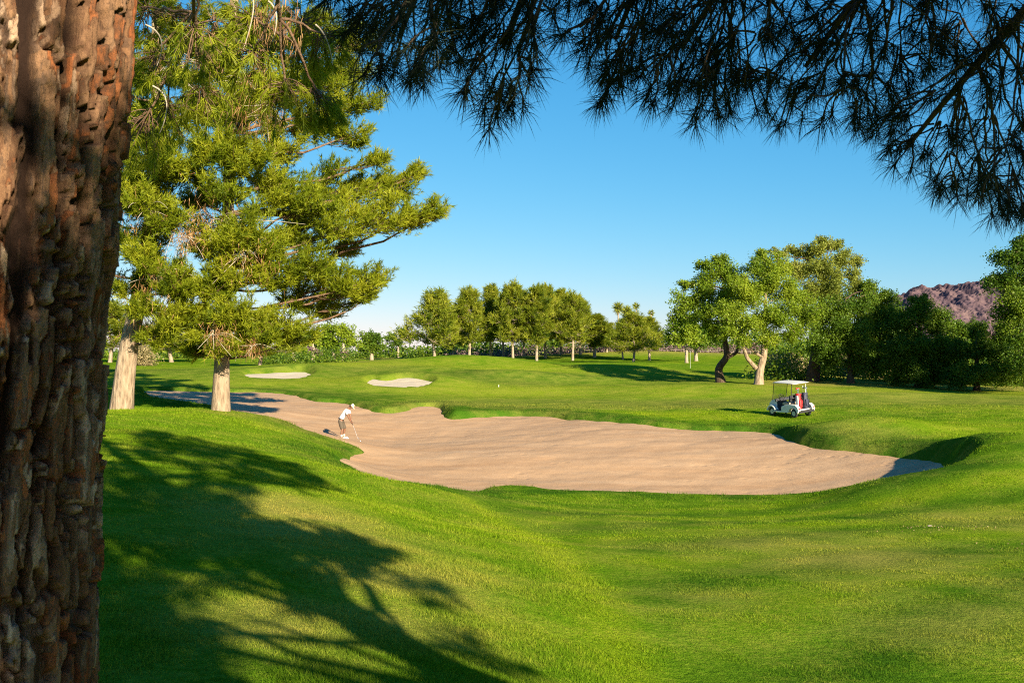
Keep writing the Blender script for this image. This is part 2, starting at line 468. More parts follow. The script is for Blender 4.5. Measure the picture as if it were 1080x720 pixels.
def ground(x, y):
    """height of the turf: land + grass lips round the bunkers, cut away below the sand"""
    x = np.asarray(x, float); y = np.asarray(y, float)
    z = base(x, y)
    near = np.exp(-np.hypot(x, y) / 60.0)
    z = z + (fbm(x * 0.35, y * 0.35, 3, 5) - 0.5) * 0.16 + (fbm(x * 0.07, y * 0.07, 2, 15) - 0.5) * 0.25 * (1 - near)
    for px, d, rx, ry, h in ROLLS:
        z = z + h * np.exp(-((x - (px - CX) / F * d) / rx) ** 2 - ((y - d) / ry) ** 2)
    for P in POLYS:
        lo = P[:, :2].min(0) - 12; hi = P[:, :2].max(0) + 12
        m = (x > lo[0]) & (x < hi[0]) & (y > lo[1]) & (y < hi[1])
        if not m.any(): continue
        xs = x[m]; ys = y[m]
        s, lip = sdist(xs, ys, P)
        s = s + (fbm(xs * 1.3, ys * 1.3, 3, 33) - 0.5) * 0.26
        rise = lip * np.exp(-(np.maximum(s - .3 - .8 * lip, 0) / (1.6 + 3 * lip)) ** 2) * sstep(-0.28, 0.10 + 1.1 * np.maximum(lip - .15, 0), s)
        cut = -0.35 * sstep(-0.05, -0.6, s)
        zz = z[m]; z[m] = zz + rise + cut
    return z


def sandz(x, y):
    return base(x, y) + (fbm(x * 0.35, y * 0.35, 3, 5) - 0.5) * 0.16 + (fbm(x * 0.8, y * 0.8, 3, 44) - 0.5) * 0.10


DRY = [(330, 560, 13, 1.5, .62), (300, 535, 14.5, 1.3, .66), (420, 615, 10.3, 1.0, .58), (300, 665, 7.4, .9, .45), (420, 670, 8.0, .8, .45), (480, 590, 12, 1.0, .25), (900, 590, 16.5, 2.0, .50), (850, 582, 18, 2.5, .40), (1000, 660, 11, 1.2, .28), (760, 640, 12, 1.0, .22), (930, 625, 13, 1.0, .26), (1040, 540, 22, 2.0, .38),
       (960, 500, 33, 1.3, .4), (1000, 545, 23, 1.3, .35), (1060, 610, 13.5, 1.5, .25), (905, 466, 41, 2.0, .28), (590, 436, 57, 3, .18), (352, 473, 43, .9, .5), (300, 440, 42, 2.5, .25), (380, 434, 60, 2, .2), (450, 425, 62, 3, .15),
       (700, 560, 20, 4, .12), (240, 434, 40, 1.2, .3), (600, 545, 25, 3, .15), (400, 392, 95, 6, .30), (350, 384, 110, 9, .5), (430, 395, 90, 5, .2), (560, 405, 82, 8, .22), (960, 420, 64, 9, .35), (1060, 424, 60, 8, .30), (820, 413, 74, 7, .25)]


def dryness(x, y):
    v = np.zeros(x.shape)
    for px, py, d, r, a in DRY:
        cx = (px - CX) / F * d
        v = np.maximum(v, a * np.exp(-(((x - cx) / r) ** 2 + ((y - d) / (r * 1.3)) ** 2)))
    v = v + 0.03 * sstep(0.2, -1.5, x - crease(y)) * sstep(40, 30, y)
    v = np.maximum(v, 0.85 * sstep(172, 200, y + 0.10 * x))                     # dry field behind the grove
    v = np.maximum(v, 0.30 * sstep(56, 59, y) * (1 - sstep(66, 71, y)) * sstep(-12, -3, x))                # thin worn band of fairway beyond the sand
    v = np.maximum(v, 0.18 * sstep(60, 75, y) * (1 - sstep(90, 110, y)))
    u = x / np.maximum(y, 1)
    v = np.maximum(v, 0.6 * sstep(76.5, 79, y) * sstep(0.22, 0.27, u) * (1 - 0.4 * sstep(120, 150, y)))   # bare earth under the right hand trees
    return v


def crease(y):
    """foot of the near bank, where the rough meets the mown hollow"""
    return np.interp(y, [0, 8.3, 13, 20.5, 26, 32.5, 36], [1.2, 1.26, 1.24, .39, -1.2, -3.4, -8])


def mowing(x, y):
    """bands left by the mowers"""
    a = np.sin((y * 0.98 + x * 0.14) / 3.6) * sstep(50, 60, y) * (1 - sstep(95, 120, y))
    cr = x - crease(y)
    b = np.sin((np.hypot(x - 14, y - 2)) / 0.55) * 0.9 * sstep(0.0, 1.5, cr) * (1 - sstep(26, 33, y)) - 0.25 * sstep(0.0, .5, cr) * (1 - sstep(28, 34, y))
    b = b + 1.1 * np.exp(-((cr + .25) / .35) ** 2) * (1 - sstep(30, 34, y)) + 0.30 * sstep(0.0, -1.0, cr) * (y < 40)
    v = np.tanh(2.0 * a) * 0.55 + b * 0.6
    m = (np.abs(x) < 40) & (y > 26) & (y < 80)
    s = np.full(x.shape, 99.0); s[m] = sdist(x[m], y[m], POLYS[0])[0]
    e = np.exp(-(s / 1.9) ** 2)                                                # unmown rough round the sand
    return v * (1 - e) + e * (-1.5 + 2.2 * (fbm(x * 1.1, y * 1.1, 3, 61) - 0.4))


def build_ground():
    th = np.concatenate([np.linspace(-180, -48, 60, endpoint=False), np.linspace(-48, 48, 1150, endpoint=False), np.linspace(48, 180, 60, endpoint=False)])
    th = np.radians(th)
    r = np.concatenate([np.geomspace(0.4, 4, 20, endpoint=False), np.geomspace(4, 28, 190, endpoint=False), np.linspace(28, 72, 330, endpoint=False),
                        np.geomspace(72, 300, 150, endpoint=False), np.geomspace(300, 6000, 20)])
    T, R = np.meshgrid(th, r); X = R * np.sin(T); Y = R * np.cos(T)
    Z = ground(X.ravel(), Y.ravel()).reshape(X.shape)
    nr, nt_ = X.shape
    i = np.arange(nr - 1)[:, None] * nt_; j = np.arange(nt_)[None]; j2 = (j + 1) % nt_
    Fq = np.stack([i + j, i + j2, i + nt_ + j2, i + nt_ + j], -1).reshape(-1, 4)[:, ::-1]
    V = np.stack([X, Y, Z], -1).reshape(-1, 3)
    mb = MB(); mb.add(V, Fq)
    c = np.array([[0, 0, float(ground(np.array([0.]), np.array([0.]))[0])]])
    a = np.arange(nt_); mb.add(np.vstack([V[:nt_], c]), np.stack([a, np.full(nt_, nt_), (a + 1) % nt_], -1))
    xs = np.concatenate([V, V[:nt_], c])
    o = mb.build('ground', M['turf'], smooth=True, extra={'dry': dryness(xs[:, 0], xs[:, 1]), 'mow': mowing(xs[:, 0], xs[:, 1])})
    tag(o, kind='structure')
    return th, r, Z


TH, RR, ZZ = build_ground()


def gz(x, y):
    """turf height read back from the built sheet"""
    x = np.atleast_1d(np.asarray(x, float)); y = np.atleast_1d(np.asarray(y, float))
    t = np.arctan2(x, y); r = np.clip(np.hypot(x, y), RR[0], RR[-1] * 0.999)
    i = np.clip(np.searchsorted(RR, r) - 1, 0, len(RR) - 2); j = np.clip(np.searchsorted(TH, t) - 1, 0, len(TH) - 2)
    a = (r - RR[i]) / (RR[i + 1] - RR[i]); b = np.clip((t - TH[j]) / (TH[j + 1] - TH[j]), 0, 1)
    return (ZZ[i, j] * (1 - b) + ZZ[i, j + 1] * b) * (1 - a) + (ZZ[i + 1, j] * (1 - b) + ZZ[i + 1, j + 1] * b) * a


def foot(px, d):
    x = (px - CX) / F * d
    return np.array([x, d, float(gz(x, d)[0])])


def build_sand(name, P, mat, step):
    lo = P[:, :2].min(0) - 0.6; hi = P[:, :2].max(0) + 0.6
    xs = np.arange(lo[0], hi[0], step); ys = np.arange(lo[1], hi[1], step)
    X, Y = np.meshgrid(xs, ys); s, _ = sdist(X.ravel(), Y.ravel(), P); s = s.reshape(X.shape)
    Z = sandz(X.ravel(), Y.ravel()).reshape(X.shape)
    keep = (s[:-1, :-1] < 0.35) & (s[1:, :-1] < 0.35) & (s[:-1, 1:] < 0.35) & (s[1:, 1:] < 0.35)
    n = X.shape[1]; ii, jj = np.nonzero(keep); k = ii * n + jj
    Fq = np.stack([k, k + 1, k + n + 1, k + n], -1)
    used = np.unique(Fq); mp = np.full(X.size, -1); mp[used] = np.arange(len(used))
    mb = MB(); mb.add(np.stack([X, Y, Z], -1).reshape(-1, 3)[used], mp[Fq])
    return tag(mb.build(name, mat, smooth=True), kind='structure')


tag(build_sand('sand_bunker', POLYS[0], M['sand'], 0.14), 'big pink-tan sand bunker winding across the course')
tag(build_sand('sand_bunker', POLYS[1], M['white_sand'], 0.14), 'small pale sand bunker behind the golfer')
tag(build_sand('sand_bunker', POLYS[2], M['white_sand'], 0.14), 'small pale sand bunker under the grove')


def build_grass(n):
    lim = math.radians(34)
    t = rng.uniform(-lim, lim, n); r = np.exp(rng.uniform(math.log(3.6), math.log(62), n))
    x = r * np.sin(t); y = r * np.cos(t)
    s = np.full(n, 9.0)
    for P in POLYS[:1]:
        m = (r > 28); q, _ = sdist(x[m], y[m], P); s[m] = np.minimum(s[m], q)
    ok = s > 0.05; x, y, r, s = x[ok], y[ok], r[ok], s[ok]
    z = gz(x, y); n = len(x)
    clump = fbm(x * 1.7, y * 1.7, 3, 71)
    rough = 0.35 + 1.0 * sstep(0.35, 0.7, clump) + 0.30 * sstep(.1, -.3, x - crease(y)) * (y < 40) - 0.25 * sstep(-.1, .3, x - crease(y)) * (y < 30)
    L = rng.uniform(0.5, 1.25, n) * (0.020 + 0.0011 * r) * rough * (1 + 0.8 * np.exp(-s / 0.5))
    Wd = 0.0022 + 0.00040 * r
    D = np.stack([rng.normal(0, 0.55, n), rng.normal(0, 0.55, n), np.ones(n)], -1)
    mb = MB(); spikes(mb, np.stack([x, y, z - 0.004], -1), D, L, Wd * rng.uniform(0.7, 1.4, n), rng.random(n))
    x3 = np.repeat(x, 3); y3 = np.repeat(y, 3)
    o = mb.build('grass', M['blades'], extra={'dry': dryness(x3, y3), 'mow': mowing(x3, y3)})
    tag(o, 'short green turf grass growing over the mound and slope', 'grass', kind='stuff')


build_grass(900000)


# ------------------------------------------------------------------ the far mountain
def build_mountain():
    D0 = 2600.0
    prof = [(860, 372), (915, 345), (935, 328), (950, 316), (962, 309), (975, 309), (985, 311), (997, 305), (1015, 299), (1032, 294), (1050, 291), (1075, 294), (1110, 303), (1160, 318), (1230, 345), (1300, 372)]
    pu = np.array([(p - CX) / F * D0 for p, _ in prof]); ph = 1.16 * np.array([(HY - q) / F * D0 for _, q in prof])
    xs = np.linspace(pu[0], pu[-1], 800); vs = np.linspace(-1, .3, 420)
    X, V = np.meshgrid(xs, vs); H = np.interp(xs, pu, ph)[None]
    Y = D0 + V * 420
    n = fbm(X / 120, Y / 120, 5, 90); rid = 1 - np.abs(2 * fbm(X / 85 + Y / 300, Y / 160, 5, 91) - 1)
    sh = np.clip(1 - np.abs(V), 0, 1) ** 0.85
    Z = H * sh * (0.80 + 0.26 * rid * np.minimum(1, np.abs(V) * 4 + 0.5)) + (n - 0.5) * 42 * sstep(0, 0.5, sh) * np.minimum(1, H / 60) + (np.abs(fbm(X / 75 + Y / 200, Y / 150, 5, 95) - 0.5) * 2 - .3) * 75 * sstep(0, .2, sh) * np.minimum(1, H / 50) * .6 + (fbm(X / 9, Y / 9, 3, 97) - 0.5) * 9 * sstep(0, 0.4, sh)
    Z = np.maximum(Z, 0) - 6
    m_, k = X.shape; i = np.arange(m_ - 1)[:, None] * k; j = np.arange(k - 1)[None]
    Fq = np.stack([i + j, i + j + 1, i + k + j + 1, i + k + j], -1).reshape(-1, 4)
    m, nt, out = newmat('desert_rock'); g = nd(nt, 'ShaderNodeNewGeometry')
    a = noise(nt, 0.018, 6, g.outputs['Position'], 0.7); b = noise(nt, 0.12, 4, g.outputs['Position'], 0.8)
    c = ramp(nt, math_(nt, 'ADD', math_(nt, 'MULTIPLY', a, 0.6), math_(nt, 'MULTIPLY', b, 0.45)), [(0.38, (0.05, 0.038, 0.058)), (0.52, (0.115, 0.074, 0.086)), (0.68, (0.19, 0.125, 0.118))])
    p = nd(nt, 'ShaderNodeBsdfDiffuse'); nt.links.new(c, p.inputs[0]); nt.links.new(p.outputs[0], out.inputs[0])
    mb = MB(); mb.add(np.stack([X, Y, Z], -1).reshape(-1, 3), Fq)
    tag(mb.build('mountain', m, smooth=False), 'bare rocky purple-brown mountain far beyond the trees', kind='structure')


build_mountain()


# ------------------------------------------------------------------ trees
def ball(n, shell=0.55):
    d = nrm(rng.normal(size=(n, 3))); return d * (shell + (1 - shell) * rng.random(n)[:, None]) ** 0.6


def limb_mesh(mb, a, c, r0, r1, sag=0.15, tint=0.5, seg=6, n=8, wob=0.05):
    a = np.asarray(a, float); c = np.asarray(c, float); L = np.linalg.norm(c - a)
    mid = (a + c) / 2 + np.array([0, 0, -sag * L]) + rng.normal(0, wob * L, 3)
    p = bez(a, mid, c, n); p[1:-1] += rng.normal(0, 0.012 * L, p[1:-1].shape)
    tube(mb, p, np.linspace(r0, r1, n), seg, tint); return p


def pine_clump(mb, wood, c, r, rz, frm, n_br, n_sh, L, Wd, npl, up=0.5, tint0=0.5, br_r=0.018):
    """needle-bearing side shoots fanning out from the end of a limb"""
    c = np.asarray(c, float)
    ends = ball(n_br, 0.75) * np.array([r, r, rz]); ends[:, 2] += np.abs(ends[:, 2]) * 0.15
    root = c + (frm - c) * 0.35 * rng.random((n_br, 1)) + np.array([0, 0, -0.25 * rz])
    ends = c + ends
    P = []; D = []; T = []
    for a, b in zip(root, ends):
        m = (a + b) / 2 + np.array([0, 0, -0.18 * np.linalg.norm(b - a)]); p = bez(a, m, b, 5)
        tube(wood, p, np.linspace(br_r, br_r * 0.35, 5), 3, 0.4, cap=False)
        k = max(2, int(n_sh / n_br)); t = rng.random(k) ** 0.7 * 0.8 + 0.22
        q = (1 - t[:, None]) ** 2 * a + 2 * (t * (1 - t))[:, None] * m + (t ** 2)[:, None] * b
        P.append(q + rng.normal(0, 0.10 * r, q.shape))
        D.append(nrm(nrm(b - a)[None] + rng.normal(0, 0.5, q.shape) + np.array([0, 0, up])))
        T.append(np.full(k, tint0) + rng.normal(0, 0.10, k) + rng.normal(0, 0.13))
    P = np.concatenate(P); D = np.concatenate(D); T = np.concatenate(T)
    P = np.repeat(P, npl, 0); T = np.repeat(T, npl); D0 = np.repeat(D, npl, 0)
    n = len(P)
    P = P + D0 * (rng.random(n) * L * 1.4)[:, None]
    spikes(mb, P, D0 + rng.normal(0, 0.55, (n, 3)), L * rng.uniform(0.7, 1.2, n), Wd, T + rng.normal(0, 0.06, n))


def trunk_mesh(pts, rad, seg=16, flare=1.35, bump=0.06):
    pts = np.asarray(pts, float); n = 26
    s = np.concatenate([[0], np.cumsum(np.linalg.norm(np.diff(pts, axis=0), axis=1))]); s /= s[-1]
    t = np.linspace(0, 1, n) ** 1.2
    p = np.stack([np.interp(t, s, pts[:, k]) for k in range(3)], -1)
    for _ in range(2): p[1:-1] = (p[:-2] + 2 * p[1:-1] + p[2:]) / 4
    r = np.interp(t, s, rad) * (1 + (flare - 1) * np.exp(-t * 14))
    mb = MB(); tube(mb, p, r, seg)
    v = mb.v[0]; ang = np.tile(np.arange(seg), n)
    c = np.repeat(p, seg, 0); k = 1 + bump * (vnoise(ang * 0.9, v[:, 2] * 1.3, 8, per=None) - 0.5) * 2
    mb.v[0] = c + (v - c) * k[:, None]
    return mb, p


def thing_root(name, pos, label, cat='tree', group=None):
    return empty(name, pos, 0, label, cat, group)


def hero_pine(label, trunk_px, d, rad, clumps, dead=(), seed=1):
    global rng
    rng = np.random.default_rng(seed)
    b = foot(trunk_px[0][0], d); b[2] -= 0.12
    root = thing_root('pine_tree', b, label, group='tall pines by the bunker')
    pts = [b] + [at(px, py, dd) for px, py, dd in trunk_px[1:]]
    tm, tp = trunk_mesh(pts, rad, 20)
    tm.build('trunk', M['bark'], root, b, True)
    crown = MB()
    for px, py, r, dj in clumps:
        c = at(px, py, d + dj); rr = r / F * d
        # limb leaves the trunk below the clump and sweeps up towards it
        dx = np.hypot(*(c[:2] - tp[:, :2][np.argmin(np.abs(tp[:, 2] - c[2]))]))
        k = np.argmin(np.abs(tp[:, 2] - (c[2] - 0.22 * dx - 0.2))); a = tp[k]
        lm = MB(); limb_mesh(lm, a, c, 0.022 + 0.011 * dx, 0.02, 0.10, seg=6)
        pine_clump(crown, lm, c, rr, rr * 0.68, a, 18, int(335 * rr * rr + 170), 0.23, 0.032, 11, 0.55, 0.52 + rng.normal(0, .07))
        lm.build('limb', M['bark_red'], root, b, True)
    for px, py, r, dj in dead:                                  # bare twigs and withered sprays inside the crown
        c = at(px, py, d + dj); rr = r / F * d; wood = MB(); deadb = MB()
        st = bez(tp[np.argmin(np.linalg.norm(tp - c, axis=1))], c + [0, 0, -.3 * rr], c + rng.normal(0, .4, 3) * rr, 9); tube(wood, st, np.linspace(.045, .012, 9), 5)
        for _ in range(16):
            s0 = st[rng.integers(3, 9)]; e = s0 + np.array([rng.normal(0, .9), rng.normal(0, .6), -abs(rng.normal(0, .7)) + .1]) * rr; tube(wood, bez(s0, (s0 + e) / 2 + rng.normal(0, .2, 3) * rr + [0, 0, .25 * rr], e, 7), np.linspace(0.020, 0.006, 7), 4)
        n = 260; P = c + rng.normal(0, .5, (n, 3)) * rr
        spikes(deadb, P, rng.normal(0, .5, (n, 3)) + np.array([0, 0, -1.0]), 0.30, 0.022, rng.random(n))
        wood.build('dead_twigs', M['twig'], root, b); deadb.build('dead_needles', M['dead'], root, b)
    crown.build('crown', M['pine'], root, b)
    if dead:
        pass
    return root


C2 = [(462, 222, 14, 0), (442, 228, 20, 0), (425, 196, 19, 1), (441, 182, 8, 1), (408, 226, 24, -1), (382, 216, 27, 0), (394, 190, 20, 1.5), (360, 236, 24, -1.5), (350, 192, 30, 1),
      (375, 142, 19, .5), (386, 104, 19, 0), (372, 72, 22, 1), (400, 168, 9, 0), (380, 40, 20, 1),
      (397, 291, 17, 0), (376, 300, 21, -1), (352, 296, 24, 0), (350, 326, 17, 1), (330, 280, 27, -1.5), (320, 312, 26, .5), (388, 312, 10, 0),
      (300, 342, 25, -1), (272, 352, 22, -2), (322, 352, 16, 0), (252, 330, 26, -2.5), (216, 346, 24, -2), (235, 366, 15, -2.5), (205, 370, 12, 0),
      (300, 202, 33, -1), (270, 240, 33, -2), (312, 246, 26, 0), (250, 284, 30, -2), (290, 290, 28, -1.5), (222, 252, 32, -1), (202, 300, 28, -1.5),
      (240, 150, 36, -1.5), (290, 152, 34, 0), (330, 130, 30, 1), (340, 84, 28, 0), (300, 92, 34, 1), (252, 82, 36, -1), (272, 30, 36, 0), (330, 32, 32, 1), (205, 205, 26, 1.5),
      (282, -36, 40, 0), (340, -25, 28, 1), (240, -100, 55, 0), (310, -100, 42, 1), (240, -190, 50, 0), (290, -170, 40, -1), (255, -270, 36, 0),
      (230, 300, 24, 2.5), (236, 200, 24, -2.5), (242, 252, 24, -2.8), (232, 160, 24, -2.5), (228, 302, 22, -2.6), (244, 112, 28, -2.5), (240, 330, 18, -2.8), (280, 268, 20, -2), (330, 215, 20, -1.5), (262, 172, 22, -2.5), (350, 115, 18, 0), (370, 262, 12, 1), (280, 190, 30, 3), (250, 120, 34, 3), (320, 230, 24, 3)]
C1 = [(172, 290, 28, -1), (182, 332, 24, -1.5), (150, 252, 30, -1), (160, 202, 34, 0), (200, 178, 32, -1), (200, 112, 36, 0), (158, 140, 36, -1), (160, 72, 38, 0), (210, 42, 38, 1),
      (200, -30, 44, 0), (150, -20, 40, -1), (180, -110, 46, 0), (120, -70, 44, 0), (150, -190, 46, 0), (110, -10, 40, 1), (100, 80, 40, 0), (90, 160, 40, 0), (100, 240, 36, 1), (70, 210, 34, 0), (110, 300, 22, 1), (60, 60, 40, 0),
      (165, 355, 16, -1), (140, 305, 15, -1), (148, 210, 24, -2.5), (152, 275, 20, -2.5), (160, 165, 28, -2.5), (180, 230, 24, -2), (185, 300, 22, -2), (205, 330, 18, -1), (150, 325, 14, -2), (40, 140, 40, 0), (50, 270, 30, 0), (150, 120, 36, 3), (130, 200, 34, 3)]
hero_pine('tall shaggy pine with a straight pale trunk in front of the big bunker', [(233, 0, 0), (234, 385, 41), (238, 300, 41), (242, 150, 41), (246, 0, 41), (252, -280, 41)], 41,
          [.30, .27, .25, .22, .18, .08], C2, [(262, 268, 26, -2.5), (215, 225, 26, -2.5), (232, 352, 17, -3), (268, 80, 20, -2), (195, 250, 20, -3), (285, 120, 16, -2.5), (268, 362, 13, -2)], 21)
hero_pine('tall pine with a thick leaning pale trunk just beside the dark foreground trunk', [(128, 0, 0), (136, 360, 40), (148, 310, 40), (160, 230, 40), (165, 120, 40), (160, -220, 40)], 40,
          [.36, .33, .30, .27, .22, .08], C1, [(150, 330, 18, -1), (145, 220, 24, -2), (170, 60, 22, -2), (165, 300, 22, -2)], 22)


def grove_pine(kind, h, w, seed):
    """a smaller, distant pine built round the origin: returns trunk, crown meshes"""
    global rng
    rng = np.random.default_rng(seed)
    tm, tp = trunk_mesh([(0, 0, -0.3), (rng.normal(0, .25), 0, h * .3), (rng.normal(0, .3), 0, h * .62), (0, 0, h * .96)], [.22, .18, .12, .03], 10, 1.2)
    cr = MB()
    n = 34
    for i in range(n):
        t = (i + rng.random()) / n; z = h * (0.28 + 0.70 * t)
        prof = w * 0.5 * (math.sin(math.pi * min(1, (0.24 + t * 0.80))) ** 0.6 * (1.0 if t < .55 else 1.0 - 1.35 * (t - .55))) * (kind if t < 0.3 else 1)
        a = i * 2.4 + rng.normal(0, .5); rad = prof * rng.uniform(0.35, 0.85)
        c = np.array([math.cos(a) * rad, math.sin(a) * rad, z]); k = np.argmin(np.abs(tp[:, 2] - (z - .3 * rad)))
        limb_mesh(tm, tp[k], c, 0.07, 0.03, 0.05, seg=4, n=5)
        r = w * rng.uniform(.16, .25) * (1 - .30 * t)
        pine_clump(cr, tm, c, r, r * .85, tp[k], 10, 80, 0.62, 0.10, 6, 1.0, 0.52 + rng.normal(0, .10), br_r=0.03)
    return tm, cr


GP = []
for kind, h, w, s in ((1.0, 12.0, 6.8, 31), (.8, 13.0, 5.6, 32), (1.1, 12.5, 6.4, 33), (.7, 13.5, 5.2, 34), (1.25, 11.0, 8.2, 35)):
    tm, cr = grove_pine(kind, h, w, s)
    a = tm.build('trunk', M['bark_far'], None, smooth=True); b_ = cr.build('crown', M['pine_far'], None)
    GP.append((h, w, a, b_))
_used = set()


def put_pine(k, px, d, top, wpx, label, rot, group='pines of the distant grove', dark=False):
    """copy of a grove pine standing at photo column px, reaching up to row top"""
    h, w, a, b_ = GP[k]
    p = foot(px, d); H = (HY - top) / F * d - p[2]; wpx = wpx * 1.32
    root = thing_root('pine_tree', p, label, group=group); root.rotation_euler = (0, 0, rot)
    root.scale = (wpx / F * d / w, wpx / F * d / w, H / h)
    for o in (a, b_):
        c = o if o.name not in _used else o.copy()
        if c is not o: COL.objects.link(c)
        _used.add(o.name); c.parent = root


for args in [
    (4, 459, 165, 311, 50, 'bushy round pine standing apart at the left end of the distant grove', 0.3),
    (2, 495, 172, 307, 36, 'grove pine with a bright green crown, next to the right of the bushy round pine', 1.2),
    (1, 518, 178, 304, 28, 'slim grove pine with a short white trunk, third from the left of the grove', 2.2),
    (0, 541, 170, 302, 34, 'tallest grove pine, above the middle of the hill crest, with a bare pale trunk', 0.9),
    (3, 566, 168, 304, 28, 'narrow grove pine with a long pale trunk showing through its thin crown', 3.9),
    (2, 575, 180, 304, 30, 'grove pine crowded close against the narrow one with the long pale trunk', 5.0),
    (0, 604, 170, 312, 32, 'grove pine with a thick pale trunk standing on the right half of the grove', 4.0),
    (1, 612, 186, 318, 28, 'grove pine half hidden just behind the thick-trunked one', 1.7),
    (3, 627, 176, 333, 30, 'lowest grove pine with a thin trunk, at the right end of the grove', 2.9),
    (4, 478, 188, 330, 32, 'dark grove pine filling the gap behind the bushy round pine', 2.0),
    (0, 531, 192, 316, 30, 'shaded grove pine behind the gap left of the tallest one', 0.1),
    (2, 553, 190, 310, 30, 'shaded grove pine behind the gap right of the tallest one', 3.1),
    (1, 592, 188, 308, 28, 'tall thin grove pine behind, between the crowded pair and the thick-trunked one', 3.5),
    (4, 640, 190, 342, 30, 'small dark pine in the back at the right end of the grove', 4.4)]:
    put_pine(*args)
put_pine(4, 668, 150, 333, 40, 'round pine with a reddish leaning trunk standing alone right of the grove', 2.4, 'lone pines between grove and broad trees')
put_pine(1, 685, 162, 336, 26, 'pine with a straight pole-like pale trunk behind the lone round pine', 4.4, 'lone pines between grove and broad trees')
put_pine(4, 657, 168, 340, 28, 'dark pine with a bent black trunk left of the lone round pine', 5.4, 'lone pines between grove and broad trees')
# low-crowned trees over on the left, beyond the far fairway
put_pine(4, 181, 122, 333, 62, 'low spreading pine with a short white trunk, seen between the two tall pine trunks', 1.0, 'low pines at the back left')
put_pine(4, 116, 118, 322, 58, 'low pine half hidden behind the thick leaning pine trunk', 2.7, 'low pines at the back left')
put_pine(4, 274, 105, 340, 56, 'low dark pine with a white trunk foot beside the small left bunker', 4.1, 'low pines at the back left')


def broadleaf(label, base_px, d, stems, clumps, leaf, bark, dens=1.0, size=0.20, seed=5, group=None, name='broadleaf_tree', droop=0.0, ctint=0.5, spread=(1, 1, .8)):
    """stems: list of ([(px,py,dj)...],[radii]); clumps: (px,py,r,dj)"""
    global rng
    rng = np.random.default_rng(seed)
    b = foot(base_px, d); b[2] -= 0.12
    root = thing_root(name, b, label, group=group)
    tps = []
    for i, (pts, rad) in enumerate(stems):
        q = [np.array([(px - CX) / F * (d + dj), d + dj, (HY - py) / F * (d + dj)]) for px, py, dj in pts]
        if i == 0 or pts[0][1] > 990: q[0] = b.copy() if pts[0][1] > 990 else q[0]
        tm, tp = trunk_mesh(q, rad, 12, 1.3 if i == 0 else 1.05)
        tm.build('trunk', bark, root, b, True); tps.append(tp)
    allp = np.concatenate(tps)
    cr = MB()
    for px, py, r, dj in clumps:
        c = at(px, py, d + dj); R = (1.25 if leaf is M['dusk'] else 1.12) * r / F * d
        w = np.linalg.norm((allp - c) * np.array([1, 1, .7]), axis=1) + 4.0 * np.maximum(0, allp[:, 2] - c[2] + .3 * R)
        a = allp[np.argmin(w)]
        lm = MB(); L = np.linalg.norm(c - a); limb_mesh(lm, a, c, 0.03 + 0.014 * L, 0.03, -0.08, seg=6)
        nb = 14; ends = c + ball(nb, .6) * np.array(spread) * R
        ct = ctint + rng.normal(0, .10)
        for e in ends:
            s = c + (a - c) * rng.random() * .3; m = (s + e) / 2 + np.array([0, 0, .12 * R]); p = bez(s, m, e - np.array([0, 0, droop * R * .4]), 6)
            tube(lm, p, np.linspace(.035, .012, 6), 3, cap=False)
            k = int(dens * 46 * max(R, .8) ** 2 / size ** 2 * .04 * 2.0); t = rng.random(k) ** .8
            Q = (1 - t[:, None]) ** 2 * s + 2 * (t * (1 - t))[:, None] * m + (t ** 2)[:, None] * p[-1]
            Q = Q + rng.normal(0, .14 * R, (k, 3)); Q[:, 2] -= droop * np.abs(rng.normal(0, .4, k)) * R
            leaves(cr, Q, size * rng.uniform(.6, 1.3, k), ct + rng.normal(0, .08) + rng.normal(0, .10, k), droop)
        lm.build('limb', bark, root, b, True)
    cr.build('crown', leaf, root, b)
    return root


BG = 'broad trees along the right of the fairway'
broadleaf('dark-trunked tree with a crooked leaning trunk at the left end of the broad trees', 760, 82,
          [([(760, 999, 0), (757, 388, 0), (768, 376, 0), (764, 360, 0), (766, 330, 0), (768, 300, 0)], [.36, .30, .26, .2, .15, .06]), ([(766, 378, 0), (777, 372, 0), (780, 358, 1), (784, 330, 1)], [.14, .12, .1, .04])],
          [(722, 318, 17, 0), (740, 300, 20, 0), (762, 288, 20, 1), (738, 330, 18, -1), (762, 318, 22, 0), (785, 305, 20, 1), (715, 335, 11, 0), (750, 350, 15, 0), (775, 345, 16, 0), (760, 272, 10, 1), (722, 300, 9, 1), (742, 280, 10, 1)],
          M['mesq'], M['bark_dark'], 1.0, .18, 41, BG, ctint=.42)
broadleaf('bright green tree with a pale forked trunk just left of the golf cart', 800, 79,
          [([(800, 999, 0), (801, 392, 0), (806, 374, 0), (806, 350, 0), (808, 310, 0)], [.34, .30, .26, .2, .07]), ([(797, 388, 0), (788, 378, -.5), (784, 366, -1), (776, 345, -1)], [.18, .16, .13, .04]), ([(803, 376, 0), (793, 370, -1), (788, 350, -1)], [.1, .09, .05])],
          [(770, 330, 18, -2), (790, 310, 22, -1), (815, 300, 22, 0), (838, 310, 22, 0), (800, 340, 20, -2), (825, 335, 22, -2), (850, 330, 18, -1), (765, 350, 12, -2), (782, 355, 12, -2), (812, 358, 11, -2), (838, 352, 14, -1), (800, 285, 18, 1), (775, 298, 15, 0), (822, 280, 16, 1), (806, 270, 11, 2)],
          M['mesq'], M['bark'], 1.0, .145, 42, BG, ctint=.55)
